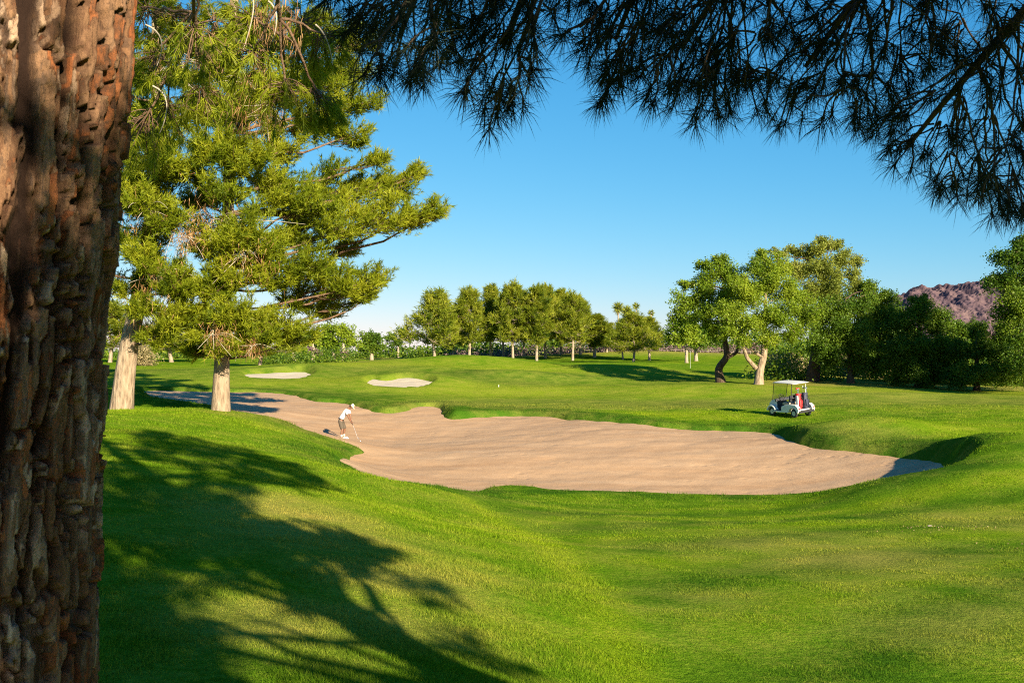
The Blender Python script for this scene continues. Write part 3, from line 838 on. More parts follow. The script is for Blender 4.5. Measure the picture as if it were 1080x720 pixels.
broadleaf('tallest broad tree, wispy at the top, its thick dark trunk behind the golf cart', 856, 84,
          [([(856, 999, 0), (859, 385, 0), (862, 360, 0), (866, 330, 0), (870, 280, 0)], [.55, .48, .4, .3, .08])],
          [(858, 260, 12, 0), (875, 256, 12, 1), (892, 272, 15, 0), (868, 282, 20, -1), (845, 282, 18, 0), (902, 292, 13, 0), (835, 263, 9, 1), (906, 275, 8, 1), (818, 266, 8, 1), (848, 268, 11, 1), (880, 300, 22, -1), (862, 305, 18, -1), (905, 306, 10, 0), (866, 252, 7, 1), (885, 256, 7, 1), (830, 280, 10, 1)],
          M['willow'], M['bark_dark'], .9, .15, 43, BG, ctint=.55, droop=.25)
broadleaf('wide dark green tree filling the space right of the golf cart', 897, 82,
          [([(897, 999, 0), (897, 385, 0), (895, 350, 0), (892, 315, 0)], [.28, .24, .2, .06])],
          [(875, 330, 22, 0), (900, 322, 20, 0), (925, 318, 18, 1), (865, 355, 20, -1), (890, 355, 24, -1), (915, 350, 22, -1), (938, 335, 16, 0), (935, 360, 16, 0), (875, 375, 14, 0), (905, 380, 16, 0), (940, 312, 10, 1), (918, 302, 10, 1), (930, 385, 14, 0)],
          M['dusk'], M['bark_dark'], 1.1, .17, 44, BG, ctint=.55, droop=.2)
broadleaf('rounded dark tree standing in front of the mountain', 968, 80,
          [([(968, 999, 0), (968, 385, 0), (970, 350, 0), (970, 325, 0)], [.28, .24, .2, .06])],
          [(968, 330, 18, 0), (950, 345, 17, 0), (988, 342, 18, 0), (958, 370, 22, -1), (985, 368, 20, -1), (1002, 372, 14, 0), (970, 318, 10, 0), (945, 380, 16, 0), (970, 392, 20, -1), (995, 392, 16, -1), (946, 398, 12, 0)],
          M['dusk'], M['bark_dark'], 1.2, .17, 45, BG, ctint=.5)
broadleaf('low dense dark tree below the right shoulder of the mountain', 1030, 77,
          [([(1030, 999, 0), (1030, 390, 0), (1030, 360, 0)], [.25, .2, .08])],
          [(1015, 372, 16, 0), (1040, 362, 18, 0), (1062, 368, 20, 0), (1020, 394, 18, -1), (1048, 390, 20, -1), (1075, 392, 18, -1), (1005, 398, 12, 0), (1030, 348, 12, 1), (1062, 350, 12, 0), (1095, 380, 24, 0)],
          M['dusk'], M['bark_dark'], 1.2, .17, 46, BG, ctint=.45)
broadleaf('dark tree filling the gap behind, between the wide tree and the rounded one', 932, 92,
          [([(932, 999, 0), (932, 385, 0), (932, 350, 0)], [.28, .22, .07])],
          [(925, 330, 17, 0), (945, 335, 17, 0), (915, 352, 18, 0), (935, 358, 20, -1), (955, 360, 18, 0), (925, 380, 18, -1), (950, 384, 18, -1)], M['dusk'], M['bark_dark'], 1.0, .24, 48, BG, ctint=.5)
broadleaf('dark tree filling the gap behind, between the rounded tree and the low dense one', 1010, 90,
          [([(1010, 999, 0), (1010, 385, 0), (1010, 355, 0)], [.28, .22, .07])],
          [(1008, 350, 15, 0), (1024, 352, 15, 0), (998, 366, 15, 0), (1015, 372, 18, -1), (1038, 372, 17, 0), (1005, 388, 17, -1), (1030, 390, 17, -1)], M['dusk'], M['bark_dark'], 1.0, .24, 49, BG, ctint=.45)
broadleaf('big drooping tree leaning in from the right edge of the view', 1130, 68,
          [([(1130, 999, 0), (1128, 370, 0), (1122, 320, 0), (1115, 270, 0)], [.45, .4, .3, .1])],
          [(1070, 270, 20, 0), (1055, 295, 16, 0), (1085, 295, 24, 0), (1070, 320, 20, -1), (1095, 250, 18, 0), (1110, 300, 30, 0), (1085, 340, 22, 0), (1060, 335, 12, 0), (1110, 350, 28, 0), (1120, 250, 24, 0), (1150, 290, 30, 0), (1085, 375, 20, 0), (1160, 340, 30, 0), (1078, 255, 10, 0), (1140, 220, 20, 0)],
          M['dusk'], M['bark_dark'], 1.2, .17, 47, BG, droop=.4, ctint=.42)
# the rest of that row, standing where the low sun passes before it reaches the dark trees
for i, (x, y, h) in enumerate([(55.0, 54.0, 9.5), (62.0, 62.0, 11.0)]):
    z = float(gz(x, y)[0]); px = CX + x / y * F; k = F / y
    top = HY - (z + h) * k
    broadleaf(['tall dense tree of the right hand row outside the view, nearest the fairway', 'shorter dense tree of the right hand row outside the view', 'farthest dense tree of the right hand row outside the view'][i], px, y,
              [([(px, 999, 0), (px, top + h * k * .55, 0), (px, top + h * k * .25, 0)], [.4, .3, .1])],
              [(px + a * k, top + bb * k, cc * k, dj) for a, bb, cc, dj in [(0, 2, 2, 0), (-2.2, 3.6, 2, 1), (2.2, 3.8, 2, -1), (0, 4.2, 2.2, 1), (-2.6, 6, 2, 0), (2.4, 6.2, 2, 0), (0, 6.4, 2.2, -1), (-1.4, 8.2, 1.8, 1), (1.6, 8.2, 1.8, 0)]],
              M['dusk'], M['bark_dark'], 1.0, .3, 50 + i, BG)
broadleaf('small light tree with a white trunk between the lone pines and the broad trees', 724, 140,
          [([(724, 999, 0), (724, 365, 0), (723, 345, 0)], [.24, .2, .06])],
          [(712, 345, 9, -1), (724, 339, 10, -1), (736, 347, 9, -1), (718, 357, 10, -2.5), (730, 359, 10, -2.5), (707, 355, 7, 0), (742, 358, 6, 0), (724, 349, 10, -2.5)],
          M['mesq'], M['bark_far'], 1.0, .34, 61, 'small trees at the back', ctint=.5)
broadleaf('dark little tree just behind the small light one, on a grey trunk', 734, 152,
          [([(734, 999, 0), (734, 365, 0), (735, 350, 0)], [.3, .25, .08])],
          [(745, 348, 9, 0), (752, 356, 8, 0), (736, 352, 9, -2), (744, 362, 8, -2), (734, 362, 7, -2.5), (726, 362, 5, 0)], M['dusk'], M['bark_far'], 1.0, .36, 62, 'small trees at the back')
for i, (px, d, cl, lab, leaf) in enumerate([
    (352, 145, [(345, 352, 13, 0), (362, 350, 13, 0), (352, 362, 12, 0), (334, 360, 12, 0), (372, 361, 11, 0), (322, 364, 9, 0)], 'broad light green tree at the back left, right of the tall pines', 'mesq'),
    (392, 150, [(388, 356, 9, 0), (397, 356, 8, 0), (392, 364, 10, 0), (384, 366, 7, 0), (402, 366, 6, 0)], 'compact rounded tree at the back left beside the broad light green one', 'dusk'),
    (310, 135, [(305, 362, 9, 0), (296, 368, 8, 0), (316, 368, 8, 0)], 'low rounded bush-like tree at the back left, under the tall pine limbs', 'mesq'),
    (330, 128, [(328, 369, 6, 0), (335, 371, 5, 0)], 'small grey-purple bush in front of the broad light green tree', 'purple'),
    (362, 126, [(360, 373, 4, 0), (366, 374, 4, 0)], 'tiny grey-purple bush right of the other grey-purple one', 'purple'),
    (420, 230, [(412, 355, 7, 0), (424, 352, 8, 0), (434, 356, 7, 0), (418, 362, 7, 0)], 'far pale tree on the skyline left of the grove', 'dusk')]):
    broadleaf(lab, px, d, [([(px, 999, 0), (px, 368, 0), (px, 362, 0)], [.3, .25, .08])], cl, M[leaf], M['bark_far'], 1.0, .34, 70 + i, 'small trees at the back')


# ------------------------------------------------------------------ fan palms far off
def palms():
    global rng
    for i, (px, top, d, lab) in enumerate([(652, 325, 290, 'tallest fan palm, leftmost of the far palms above the trees'), (661, 328, 310, 'bushy fan palm just right of the tallest far palm'), (671, 323, 330, 'small-headed far fan palm in the middle of the far palms'), (687, 330, 340, 'smallest far fan palm, rightmost of the far palms')]):
        rng = np.random.default_rng(80 + i)
        p = foot(px, d); root = thing_root('fan_palm', p, lab, 'palm tree', 'far fan palms'); H = (HY - top) / F * d - p[2]
        mb = MB(); tube(mb, [p, p + [.1, 0, H * .5], p + [0, 0, H]], [.32, .24, .2], 8); mb.build('trunk', M['bark_far'], root, p, True)
        cr = MB(); n = [200, 200, 110, 80][i]; D = nrm(rng.normal(size=(n, 3)) + np.array([0, 0, .1])); c = p + np.array([0, 0, H])
        spikes(cr, np.repeat(c[None], n, 0) + D * .4, D + rng.normal(0, .1, D.shape), [1.9, 1.9, 1.3, 1.1][i], .35, rng.random(n))
        cr.build('crown', M['willow'], root, p)


palms()


# ------------------------------------------------------------------ brush and far wood
def brush(name, label, spots, leaf, size, seed, kind=None, cat=None, n=500):
    global rng
    rng = np.random.default_rng(seed)
    mb = MB()
    for px, d, r, h in spots:
        p = foot(px, d); k = int(n * max(.4, r * h))
        q = rng.normal(0, .45, (k, 3)) * np.array([r, r, 0]) + np.stack([np.zeros(k), np.zeros(k), rng.random(k) ** 1.2 * h * (.7 + .3 * rng.random(k))], -1)
        q[:, 2] *= np.exp(-(q[:, 0] / r) ** 2 * .5)
        leaves(mb, p + q, size * rng.uniform(.5, 1.3, k), rng.random(k))
    o = mb.build(name, M[leaf], None); return tag(o, label, cat, None, kind)


brush('far_wood', 'low far line of trees and scrub behind the grove',
      [(px, 235 + 25 * math.sin(px * 1.7), 6.5, (2.6 if px < 440 else 4.4) + 1.6 * math.sin(px * .37) + (1.5 if 690 < px < 900 else 0)) for px in range(20, 1180, 14)], 'dusk', .7, 90, 'stuff', 'wood', 38)
brush('dry_scrub', 'dry tan scrub under the trees right of the golf cart', [(px, 96 + 5 * math.sin(px), 1.8, 1.9 + .5 * math.sin(px * 2)) for px in range(815, 950, 6)], 'dryleaf', .22, 91, 'stuff', 'scrub', 150)
brush('green_scrub', 'shadowy undergrowth below the broad trees', [(px, 92 + 7 * math.sin(px * 3), 2.0, 2.0 + .8 * math.sin(px * 1.3)) for px in list(range(812, 880, 7)) + list(range(925, 1150, 7))], 'dusk', .26, 92, 'stuff', 'scrub', 150)
brush('reeds', 'strip of pale reeds and low growth behind the small left bunker', [(px, 118 + 3 * math.sin(px), 1.4, 1.5 + .5 * math.sin(px * 1.9)) for px in range(278, 372, 5)], 'dusk', .25, 93, 'stuff', 'reeds', 110)
brush('dry_scrub', 'dry purple-tinged scrub in the field behind the grove', [(px, 205 + 8 * math.sin(px), 3.0, 2.0 + .8 * math.sin(px * 1.1)) for px in range(480, 800, 9)], 'purple', .45, 94, 'stuff', 'scrub', 40)
brush('dry_bush', 'tall dry pinkish brush standing right of the leaning pine trunk', [(150, 108, 1.6, 2.6), (146, 108, 1.4, 2.7), (154, 109, 1.2, 2.2)], 'dryleaf', .22, 95, None, 'bush', 260)


# ------------------------------------------------------------------ the pine beside the camera
def bark_sheet(pts, rad, ncol, nrow, dense):
    """trunk with real plated bark: long flaking plates between deep cracks"""
    pts = np.asarray(pts, float)
    t = np.linspace(0, 1, nrow); s = np.linspace(0, 1, len(pts))
    c = np.stack([np.interp(t, s, pts[:, k]) for k in range(3)], -1); R = np.interp(t, s, rad)
    th = np.linspace(0, 2 * np.pi, ncol, endpoint=False) + np.pi / 2
    TH_, I = np.meshgrid(th, np.arange(nrow)); Rg = R[I]; hz = c[I, 2]
    per = 30; u = TH_ / (2 * np.pi) * per
    wu = u + (fbm(u * .9, hz * 5, 4, 101) - .5) * 1.7 + (fbm(u * 4, hz * 22, 2, 105) - .5) * .5; wv = hz * 3.3 + (fbm(u * .8 + 9, hz * 6, 4, 103) - .5) * 1.9 + (fbm(u * 4, hz * 26, 2, 107) - .5) * .6
    f1, f2, cid, ox, oy = cells(wu, wv, 110, per)
    wd = .09 + .22 * fbm(u * .8, hz * 3, 2, 180); edge = sstep(wd * .45, wd, f2 - f1)
    u2 = TH_ / (2 * np.pi) * 76; w2 = u2 + (fbm(u2, hz * 14, 2, 120) - .5) * 1.2; v2 = hz * 12 + (fbm(u2 * .7, hz * 12, 2, 122) - .5) * 1.2
    g1, g2, gid, gx, gy = cells(w2, v2, 130, 76)
    fe = sstep(.0, .16, g2 - g1)
    h = edge * (.024 + .018 * cid - .009 * oy) + edge * fe * (.009 * gid + .003) + (gid - .5) * .009 * edge + edge * gx * .006 + (fbm(u * 9, hz * 60, 3, 140) - .5) * .006
    ph = (TH_ - np.pi / 2) / (2 * np.pi) * 24 + 1.7 * fbm(u * .45, hz * 1.9, 3, 190) + .35 * fbm(u * 2.2, hz * 9, 3, 192)
    fv = np.abs(ph - np.floor(ph + .5)); wv_ = .09 + .20 * fbm(u * .5, hz * 2.5, 2, 194)
    edge = sstep(wv_ * .35, wv_, fv) * (.40 + .60 * edge)                      # long furrows up the stem, lighter cross cracks
    # flakes lying over one another: ragged terraces stretched along the stem
    q = fbm(u * 1.15 + (cid - .5) * 7, hz * 2.6 + cid * 9, 5, 160) * 16; lv = np.floor(q); fr = q - lv
    terr = (lv + sstep(.0, .10, fr)) / 16
    h = edge * (.042 + .006 * cid) + edge * (terr - .45) * .055 + (fbm(u * 5, hz * 14, 4, 140) - .5) * .008 + (fbm(u * 16, hz * 50, 3, 141) - .5) * .005 + (gid - .5) * .004 * edge
    gid = np.mod(_h(lv, np.floor(cid * 997), 170) + .25 * (gid - .5), 1.0); fe = sstep(.0, .10, fr)
    bulge = .045 * (vnoise(u / per * 5, hz * 1.3, 150, per=5) - .5)
    rr = Rg - .050 + h + bulge
    cs = np.stack([np.cos(TH_), np.sin(TH_), np.zeros_like(TH_)], -1)
    V = (c[I] + cs * rr[..., None]).reshape(-1, 3)
    i = np.arange(nrow - 1)[:, None] * ncol; j = np.arange(ncol)[None]; j2 = (j + 1) % ncol
    Fq = np.stack([i + j, i + j2, i + ncol + j2, i + ncol + j], -1).reshape(-1, 4)
    return V, Fq, gid.ravel(), cid.ravel(), (edge * (.35 + .65 * fe)).ravel()


def near_bark():
    m, nt, out = newmat('plated_pine_bark')
    tc = nd(nt, 'ShaderNodeTexCoord'); mp = nd(nt, 'ShaderNodeMapping'); mp.inputs['Scale'].default_value = (1, 1, .35); nt.links.new(tc.outputs['Object'], mp.inputs['Vector']); n = noise(nt, 70, 6, mp.outputs[0], .8); n2 = noise(nt, 9, 3, tc.outputs['Object'])
    f = math_(nt, 'ADD', math_(nt, 'MULTIPLY', attr(nt, 'tint'), .62), math_(nt, 'MULTIPLY', n, .50))
    c = ramp(nt, f, [(.15, (.06, .030, .018)), (.30, (.29, .112, .044)), (.40, (.10, .056, .036)), (.55, (.25, .155, .095)), (.68, (.12, .080, .060)), (.88, (.44, .34, .27))])
    k = math_(nt, 'ADD', math_(nt, 'MULTIPLY', attr(nt, 'plate'), .7), math_(nt, 'MULTIPLY', n2, .5))
    c = mix(nt, 1.0, c, ramp(nt, k, [(.2, (.70, .50, .38)), (.5, (1.15, .95, .80)), (.9, (1.3, 1.15, 1.05))]), 'MULTIPLY')
    c = mix(nt, attr(nt, 'face'), (.022, .009, .005), c)             # cracks and flake edges fade to a near-black red-brown
    p = nd(nt, 'ShaderNodeBsdfPrincipled'); p.inputs['Roughness'].default_value = .85; p.inputs['Specular IOR Level'].default_value = .25
    nt.links.new(c, p.inputs['Base Color'])
    b = nd(nt, 'ShaderNodeBump'); b.inputs['Strength'].default_value = .9; b.inputs['Distance'].default_value = .012
    nt.links.new(n, b.inputs['Height']); nt.links.new(b.outputs[0], p.inputs['Normal']); nt.links.new(p.outputs[0], out.inputs[0])
    return m


M['near_bark'] = near_bark()


def shoot_tuft(nmb, wmb, p, d, L, n, nl, nw, tint, spread=.75, droop=.25, seg=4, bend=.35):
    """one twig end ringed with long needles pointing forward and out"""
    d = nrm(np.asarray(d, float)); e = p + d * L + np.array([0, 0, -droop * L * .5])
    q = bez(p, p + d * L * .5, e, 5); tube(wmb, q, np.linspace(.0045, .0022, 5), seg, cap=False)
    t = rng.random(n) ** .75; P = q[0] + (q[-1] - q[0]) * t[:, None]
    D = nrm(d[None] + rng.normal(0, spread, (n, 3)) + np.array([0, 0, -droop]))
    Ln = nl * rng.uniform(.65, 1.15, n)
    # two joined pieces per needle so that it can bend
    mid = P + D * (Ln * .55)[:, None]; D2 = nrm(D + np.array([0, 0, -bend]) + rng.normal(0, .10, D.shape)); tip = mid + D2 * (Ln * .45)[:, None]
    s = nrm(np.cross(D, rng.normal(size=D.shape))) * nw / 2
    v = np.stack([P - s, P + s, mid + s * .9, mid - s * .9], 1).reshape(-1, 3); nmb.add(v, np.arange(len(v)).reshape(-1, 4), np.repeat(tint + rng.normal(0, .1, n), 4))
    v = np.stack([mid - s * .9, mid + s * .9, tip], 1).reshape(-1, 3); nmb.add(v, np.arange(len(v)).reshape(-1, 3), np.repeat(tint + rng.normal(0, .1, n), 3))


def hanging_clump(nmb, wmb, c, r, frm, shoots, nl=.11, nw=.0026, n=44, tint=.5, droop=.25, L=.10, spread=.7, bend=.35):
    c = np.asarray(c, float)
    for _ in range(shoots):
        o = ball(1, .3)[0] * r; o[2] = o[2] * .9 - .15 * r
        p = c + o; d = nrm(o + (c - frm) * .35 + np.array([0, 0, -.5 * r]) + rng.normal(0, .3 * r, 3))
        a = c + o * .15 + (frm - c) * .2 * rng.random()
        tube(wmb, bez(a, (a + p) / 2 + rng.normal(0, .12 * r, 3), p, 5), np.linspace(.0045, .003, 5), 4, cap=False)
        shoot_tuft(nmb, wmb, p, d, L * rng.uniform(.6, 1.3), n, nl, nw, tint + rng.normal(0, .12), spread, droop, 4, bend)


def near_pine():
    global rng
    rng = np.random.default_rng(11)
    d = 2.4
    b = np.array([(-70 - CX) / F * d, d, 0.0]); b[2] = float(gz(b[0], b[1])[0]) - .08
    root = thing_root('pine_tree', b, 'huge rough-barked pine trunk close at the left edge of the view')
    p0 = at(-50, 720, d); pm = at(-20, 330, d); p1 = at(-5, 0, d); s = (p1 - p0) / (p1[2] - p0[2])
    lo = p0 + s * (b[2] - p0[2]); hi = p0 + s * (2.6 - p0[2]); top = p0 + s * (7.0 - p0[2]); top2 = p0 + s * (11.0 - p0[2])
    V, Fq, gid, cid, face = bark_sheet(np.array([lo + (hi - lo) * f for f in np.linspace(0, 1, 30)]) + np.stack([.012 * np.exp(-((np.linspace(lo[2], hi[2], 30) - .2) / .45) ** 2), np.zeros(30), np.zeros(30)], -1), np.interp(np.linspace(0, 1, 30), [0, .3, 1], [.335, .305, .288]), 560, 1150, True)
    mb = MB(); mb.add(V, Fq, gid); mb.build('trunk', M['near_bark'], root, b, False, {'plate': cid, 'face': face})
    mb = MB(); tube(mb, [hi - s * .05, top, top2], [.27, .2, .05], 20); mb.build('trunk', M['bark_red'], root, b, True)
    # crown high overhead, out of the view, and the limbs that carry it
    cr = MB()
    for c, r in [((-.5, 2.5, 6.5), 1.6), ((.8, 1.5, 7.5), 1.6), ((-1.8, 1.2, 7.2), 1.6), ((-.2, .8, 8.8), 1.6), ((-1.4, 3.0, 8.6), 1.5), ((-1.0, 2.2, 10.4), 1.3), ((.8, -.5, 6.2), 1.4), ((-2.6, 2.6, 5.8), 1.4), ((-3.2, .2, 6.6), 1.4)]:
        c = np.array(c); lm = MB(); a = top - s * .5 if c[2] < 8 else top + s * 1.5
        limb_mesh(lm, a, c, .07, .03, .05); pine_clump(cr, lm, c, r, r * .7, a, 14, 260, .24, .028, 10, .4, .5, .02)
        lm.build('limb', M['bark_red'], root, b, True)
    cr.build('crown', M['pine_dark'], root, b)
    # sunlit boughs that hang down in front of the tall pines, seven to nine metres out
    for bp, cl in [([(150, -260, 5.0), (215, -60, 7.0), (200, 60, 8.9)], [(160, 62, .30), (205, 42, .28), (212, 100, .30), (172, 118, .32), (182, 20, .30), (150, 10, .3), (228, 20, .22), (145, 140, .26)]),
                   ([(260, -280, 5.0), (285, -60, 6.6), (300, 70, 8.8)], [(300, 100, .26), (265, 62, .24), (318, 62, .22), (262, 14, .24), (320, 20, .26), (345, 40, .22), (285, 40, .22), (335, 105, .2)])]:
        n_ = MB(); w = MB(); q = np.array([at(*p) for p in bp]); pth = bez(q[0], q[1], q[2], 14)
        tube(w, np.vstack([top[None] * .0 + (p0 + s * (q[0][2] + .3 - p0[2])), pth]), np.concatenate([[.05], np.linspace(.035, .009, 14)]), 7)
        for px, py, r in cl:
            dd = 8.6 + rng.normal(0, .5); c = at(px, py, dd); k = np.argmin(np.linalg.norm(pth - c, axis=1)); a = pth[max(0, k - 2)]
            limb_mesh(w, a, c, .014, .008, -.05, seg=5)
            hanging_clump(n_, w, c, r * .95, a, 40, .10, .0055, 44, .6, .15, .10)
        br = w.build('branch', M['bark_red'], root, b, True)
        n_.build('needles', M['pine'], br, b)
        for px, py, hgt in ([(215, 48, .25)] if bp[0][0] == 150 else [(292, 0, .35), (265, 85, .32)]):
            n_ = MB(); c = at(px, py, 8.2); m = 200
            P = c + rng.normal(0, 1, (m, 3)) * np.array([.10, .08, .10]) + np.stack([np.zeros(m), np.zeros(m), -rng.random(m) * hgt], -1)
            spikes(n_, P, rng.normal(0, .22, (m, 3)) + np.array([-.18, 0, -1.0]), .12, .006, rng.random(m))
            n_.build('dead_needles', M['dead'], br, b)
        for px, py in ([(152, 25), (160, 90)] if bp[0][0] == 150 else [(262, -10), (332, 25), (282, 0)]):
            w = MB(); c = at(px, py, 8.0); m = np.array([.10 * rng.normal(), 0, -.30]); e = np.array([.16 * rng.normal() + .05, .1, -.62]) * rng.uniform(.5, .9)
            tube(w, bez(c, c + m * .6 + [.12, 0, .1], c + e, 9), np.linspace(.008, .003, 9), 5)
            w.build('dead_twig', M['twig'], br, b)
    return root, b, top


NEAR_ROOT, NEAR_B, _top = near_pine()


def overhang():
    """second pine, trunk behind and right of the camera; its boughs frame the top of the view"""
    global rng
    rng = np.random.default_rng(12)
    b = np.array([5.1, -3.6, 0.0]); b[2] = float(gz(b[0], b[1])[0]) - .1
    root = thing_root('pine_tree', b, 'shaded pine whose dark needle boughs hang across the top of the view')
    tp = [b, b + [-.1, .1, 4.5], b + [-.3, .3, 9.0], b + [-.2, .3, 13.0]]
    tm, tpp = trunk_mesh(tp, [.33, .27, .19, .05], 18); tm.build('trunk', M['bark_dark'], root, b, True)
    boughs = [
        # ((limb points px,py,d), clumps px,py,r(m))
        ([(1450, -330, 2.6), (1130, -60, 3.9), (955, 158, 4.3)], .034,
         [(962, 160, .10), (985, 150, .11), (1000, 178, .12), (1032, 192, .12), (1060, 178, .14), (1045, 212, .10), (1075, 205, .14), (1010, 120, .12), (1045, 140, .13), (1080, 150, .14), (1075, 100, .15), (1035, 90, .13), (1100, 190, .16), (1120, 130, .18), (975, 118, .10), (1005, 200, .07), (940, 128, .10), (1062, 228, .06)]),
        ([(1420, -420, 2.4), (1020, -170, 3.6), (850, 70, 4.0)], .036,
         [(830, 118, .10), (860, 105, .11), (890, 110, .12), (920, 95, .13), (880, 75, .14), (845, 70, .13), (915, 55, .15), (950, 75, .14), (985, 70, .15), (940, 30, .16), (900, 20, .16), (860, 28, .15), (980, 30, .17), (1020, 40, .17), (1060, 50, .17), (805, 95, .09), (912, 125, .08), (1000, 5, .18), (1060, 0, .18)]),
        ([(1300, -480, 2.4), (880, -220, 3.4), (720, 50, 3.9)], .034,
         [(740, 98, .10), (765, 88, .12), (790, 92, .13), (775, 60, .14), (800, 55, .14), (730, 62, .12), (705, 70, .10), (690, 82, .08), (752, 118, .08), (720, 30, .14), (760, 22, .15), (810, 18, .15), (845, 5, .15), (775, -5, .15), (690, 45, .10), (722, 96, .08)]),
        ([(1150, -520, 2.3), (760, -250, 3.3), (650, 40, 3.7)], .030,
         [(655, 72, .10), (640, 52, .10), (668, 52, .11), (628, 22, .09), (655, 20, .12), (685, 12, .13), (720, 0, .13), (645, 100, .07), (612, 40, .06), (640, -10, .12), (600, -5, .10)]),
        ([(1000, -560, 2.3), (640, -260, 3.2), (530, 50, 3.5)], .026,
         [(528, 92, .085), (522, 118, .075), (542, 112, .06), (505, 80, .09), (555, 45, .075), (520, 52, .09), (548, 75, .06), (568, 22, .08), (530, 10, .10), (495, 40, .09), (570, -10, .10), (515, -15, .12)]),
        ([(900, -580, 2.3), (540, -280, 3.2), (420, 40, 3.5)], .024,
         [(418, 66, .085), (438, 78, .07), (455, 52, .09), (408, 40, .08), (475, 72, .07), (470, 25, .10), (430, 18, .10), (400, 15, .09), (385, 30, .07), (395, 70, .05), (450, -10, .12), (410, -15, .12), (380, -10, .10), (490, 5, .10)])]
    for pts, r0, cl in boughs:
        q = np.array([at(*p) for p in pts]); pth = bez(q[0], q[1], q[2], 18)
        k = np.argmin(np.abs(tpp[:, 2] - (q[0][2] + 1.0)))
        w = MB(); tube(w, np.vstack([bez(tpp[k], (tpp[k] + q[0]) / 2 + [0, 0, .6], q[0], 8)[:-1], pth]), np.concatenate([np.linspace(.10, r0 * 1.3, 7), np.linspace(r0 * 1.3, .008, 18)]), 7)
        n_ = MB(); wl = w
        for px, py, r in cl:
            dd = pts[2][2] + rng.normal(0, .28); c = at(px, py - 12, dd)
            k2 = np.argmin(np.linalg.norm(pth - c, axis=1)); a = pth[max(0, k2 - 3)]
            limb_mesh(w, a, c, .006, .0032, -.08, seg=5, wob=.08)
            hanging_clump(n_, wl, c, r * .95, a, int(4 + 210 * r * r), .120, .0026, 42, .5, .10, .05, .95, .22)
        br = w.build('branch', M['bark_dark'], root, b, True)
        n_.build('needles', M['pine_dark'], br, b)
    # unseen crown, its clumps set back along sun rays to shade the mound
    cr = MB()
    dark = [(60, 440), (105, 446), (150, 451), (220, 464), (290, 482), (340, 505), (352, 517), (300, 513), (258, 515), (262, 560), (282, 596), (316, 592), (318, 574), (332, 572), (352, 588), (378, 592), (392, 556), (404, 586), (398, 606), (360, 606), (318, 604),
            (345, 622), (400, 640), (436, 650), (446, 640), (454, 600), (466, 612), (474, 636), (494, 660), (545, 702), (560, 730), (470, 735), (452, 698), (330, 664), (215, 655), (190, 664), (230, 690), (330, 712), (360, 730), (40, 740)]
    dk = np.array(dark, float)
    ex = np.array([-SUN[0], -SUN[1]]) / math.hypot(SUN[0], SUN[1]); ey = np.array([-ex[1], ex[0]])
    spots = []
    for al in np.arange(0, 34, 1.0):
        for pe in np.arange(-14, 10, .46):
            q = ex * (al + rng.normal(0, .15)) + ey * (pe + rng.normal(0, .07))
            if q[1] < 4.2: continue
            z = float(gz(q[0], q[1])[0]); px = CX + q[0] / q[1] * F; py = HY - z / q[1] * F
            ins = False
            for (x1, y1), (x2, y2) in zip(dk, np.roll(dk, -1, 0)):
                if (y1 > py) != (y2 > py) and px < (x2 - x1) * (py - y1) / (y2 - y1 + 1e-9) + x1: ins = not ins
            if ins and not (px < 150 and py < 492) and rng.random() < .80 and math.hypot((px - 140) / 26, (py - 610) / 12) > 1: spots.append((q[0], q[1], z))
    cs = []
    for x, y, z in spots:
        t = (y + 2.8 + np.clip(rng.normal(0, 1.2), -2, 2)) / (-SUN[1]); cs.append(np.array([x, y, z]) + SUN * t)
    cs.sort(key=lambda c: c[2])
    for g in range(0, len(cs), max(1, len(cs) // 24)):
        grp = cs[g:g + max(1, len(cs) // 24)]; lm = MB(); m = np.mean(grp, axis=0)
        k = np.argmin(np.abs(tpp[:, 2] - (m[2] - .4))); mid = tpp[k] * .4 + m * .6; limb_mesh(lm, tpp[k], mid, .05, .03, .03, seg=6)
        for c in grp:
            limb_mesh(lm, mid, c, .016, .008, .03, seg=4, n=5)
            R = .27 + .006 * max(0, (c[2]) * 2); pine_clump(cr, lm, c, R, R * .9, mid, 8, int(60 + 320 * R * R), .14, .024, 10, .2, .5, .008)
        lm.build('limb', M['bark_dark'], root, b, True)
    # unseen clumps added above and behind to shade the boughs and near trunk
    for c, r in [((1.6, 3.2, 2.1), .6), ((.6, 3.0, 2.1), .65), ((-.2, 3.0, 2.05), .6), ((3.2, 2.2, 1.75), .36), ((2.2, 2.0, 2.3), .5), ((1.2, 1.8, 2.1), .7), ((3.9, 1.2, 2.2), .38), ((4.6, .2, 2.9), .42), ((.4, 1.7, 2.3), .7), ((3.4, -.2, 3.7), .6), ((3.5, .8, 2.65), .3), ((3.1, 1.4, 2.35), .3), ((2.9, 1.9, 2.05), .3), ((1.3, -1.3, .9), .55), ((1.2, -1.2, 1.7), .34), ((1.9, -1.6, 1.0), .5), ((1.9, -2.4, 2.0), .7), ((1.0, -.9, .75), .42), ((.55, -.6, 1.05), .35), ((1.5, -2.3, 1.6), .5), ((1.0, -1.6, 1.5), .3)]:
        c = np.array(c); k = np.argmin(np.abs(tpp[:, 2] - (c[2] + .3))); lm = MB(); limb_mesh(lm, tpp[k], c, .06, .02, .0, seg=6)
        pine_clump(cr, lm, c, r, r * .6, tpp[k], 16, int(380 * r * r + 120), .17, .022, 11, .1, .5, .012)
        lm.build('limb', M['bark_dark'], root, b, True)
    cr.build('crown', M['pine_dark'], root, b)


overhang()


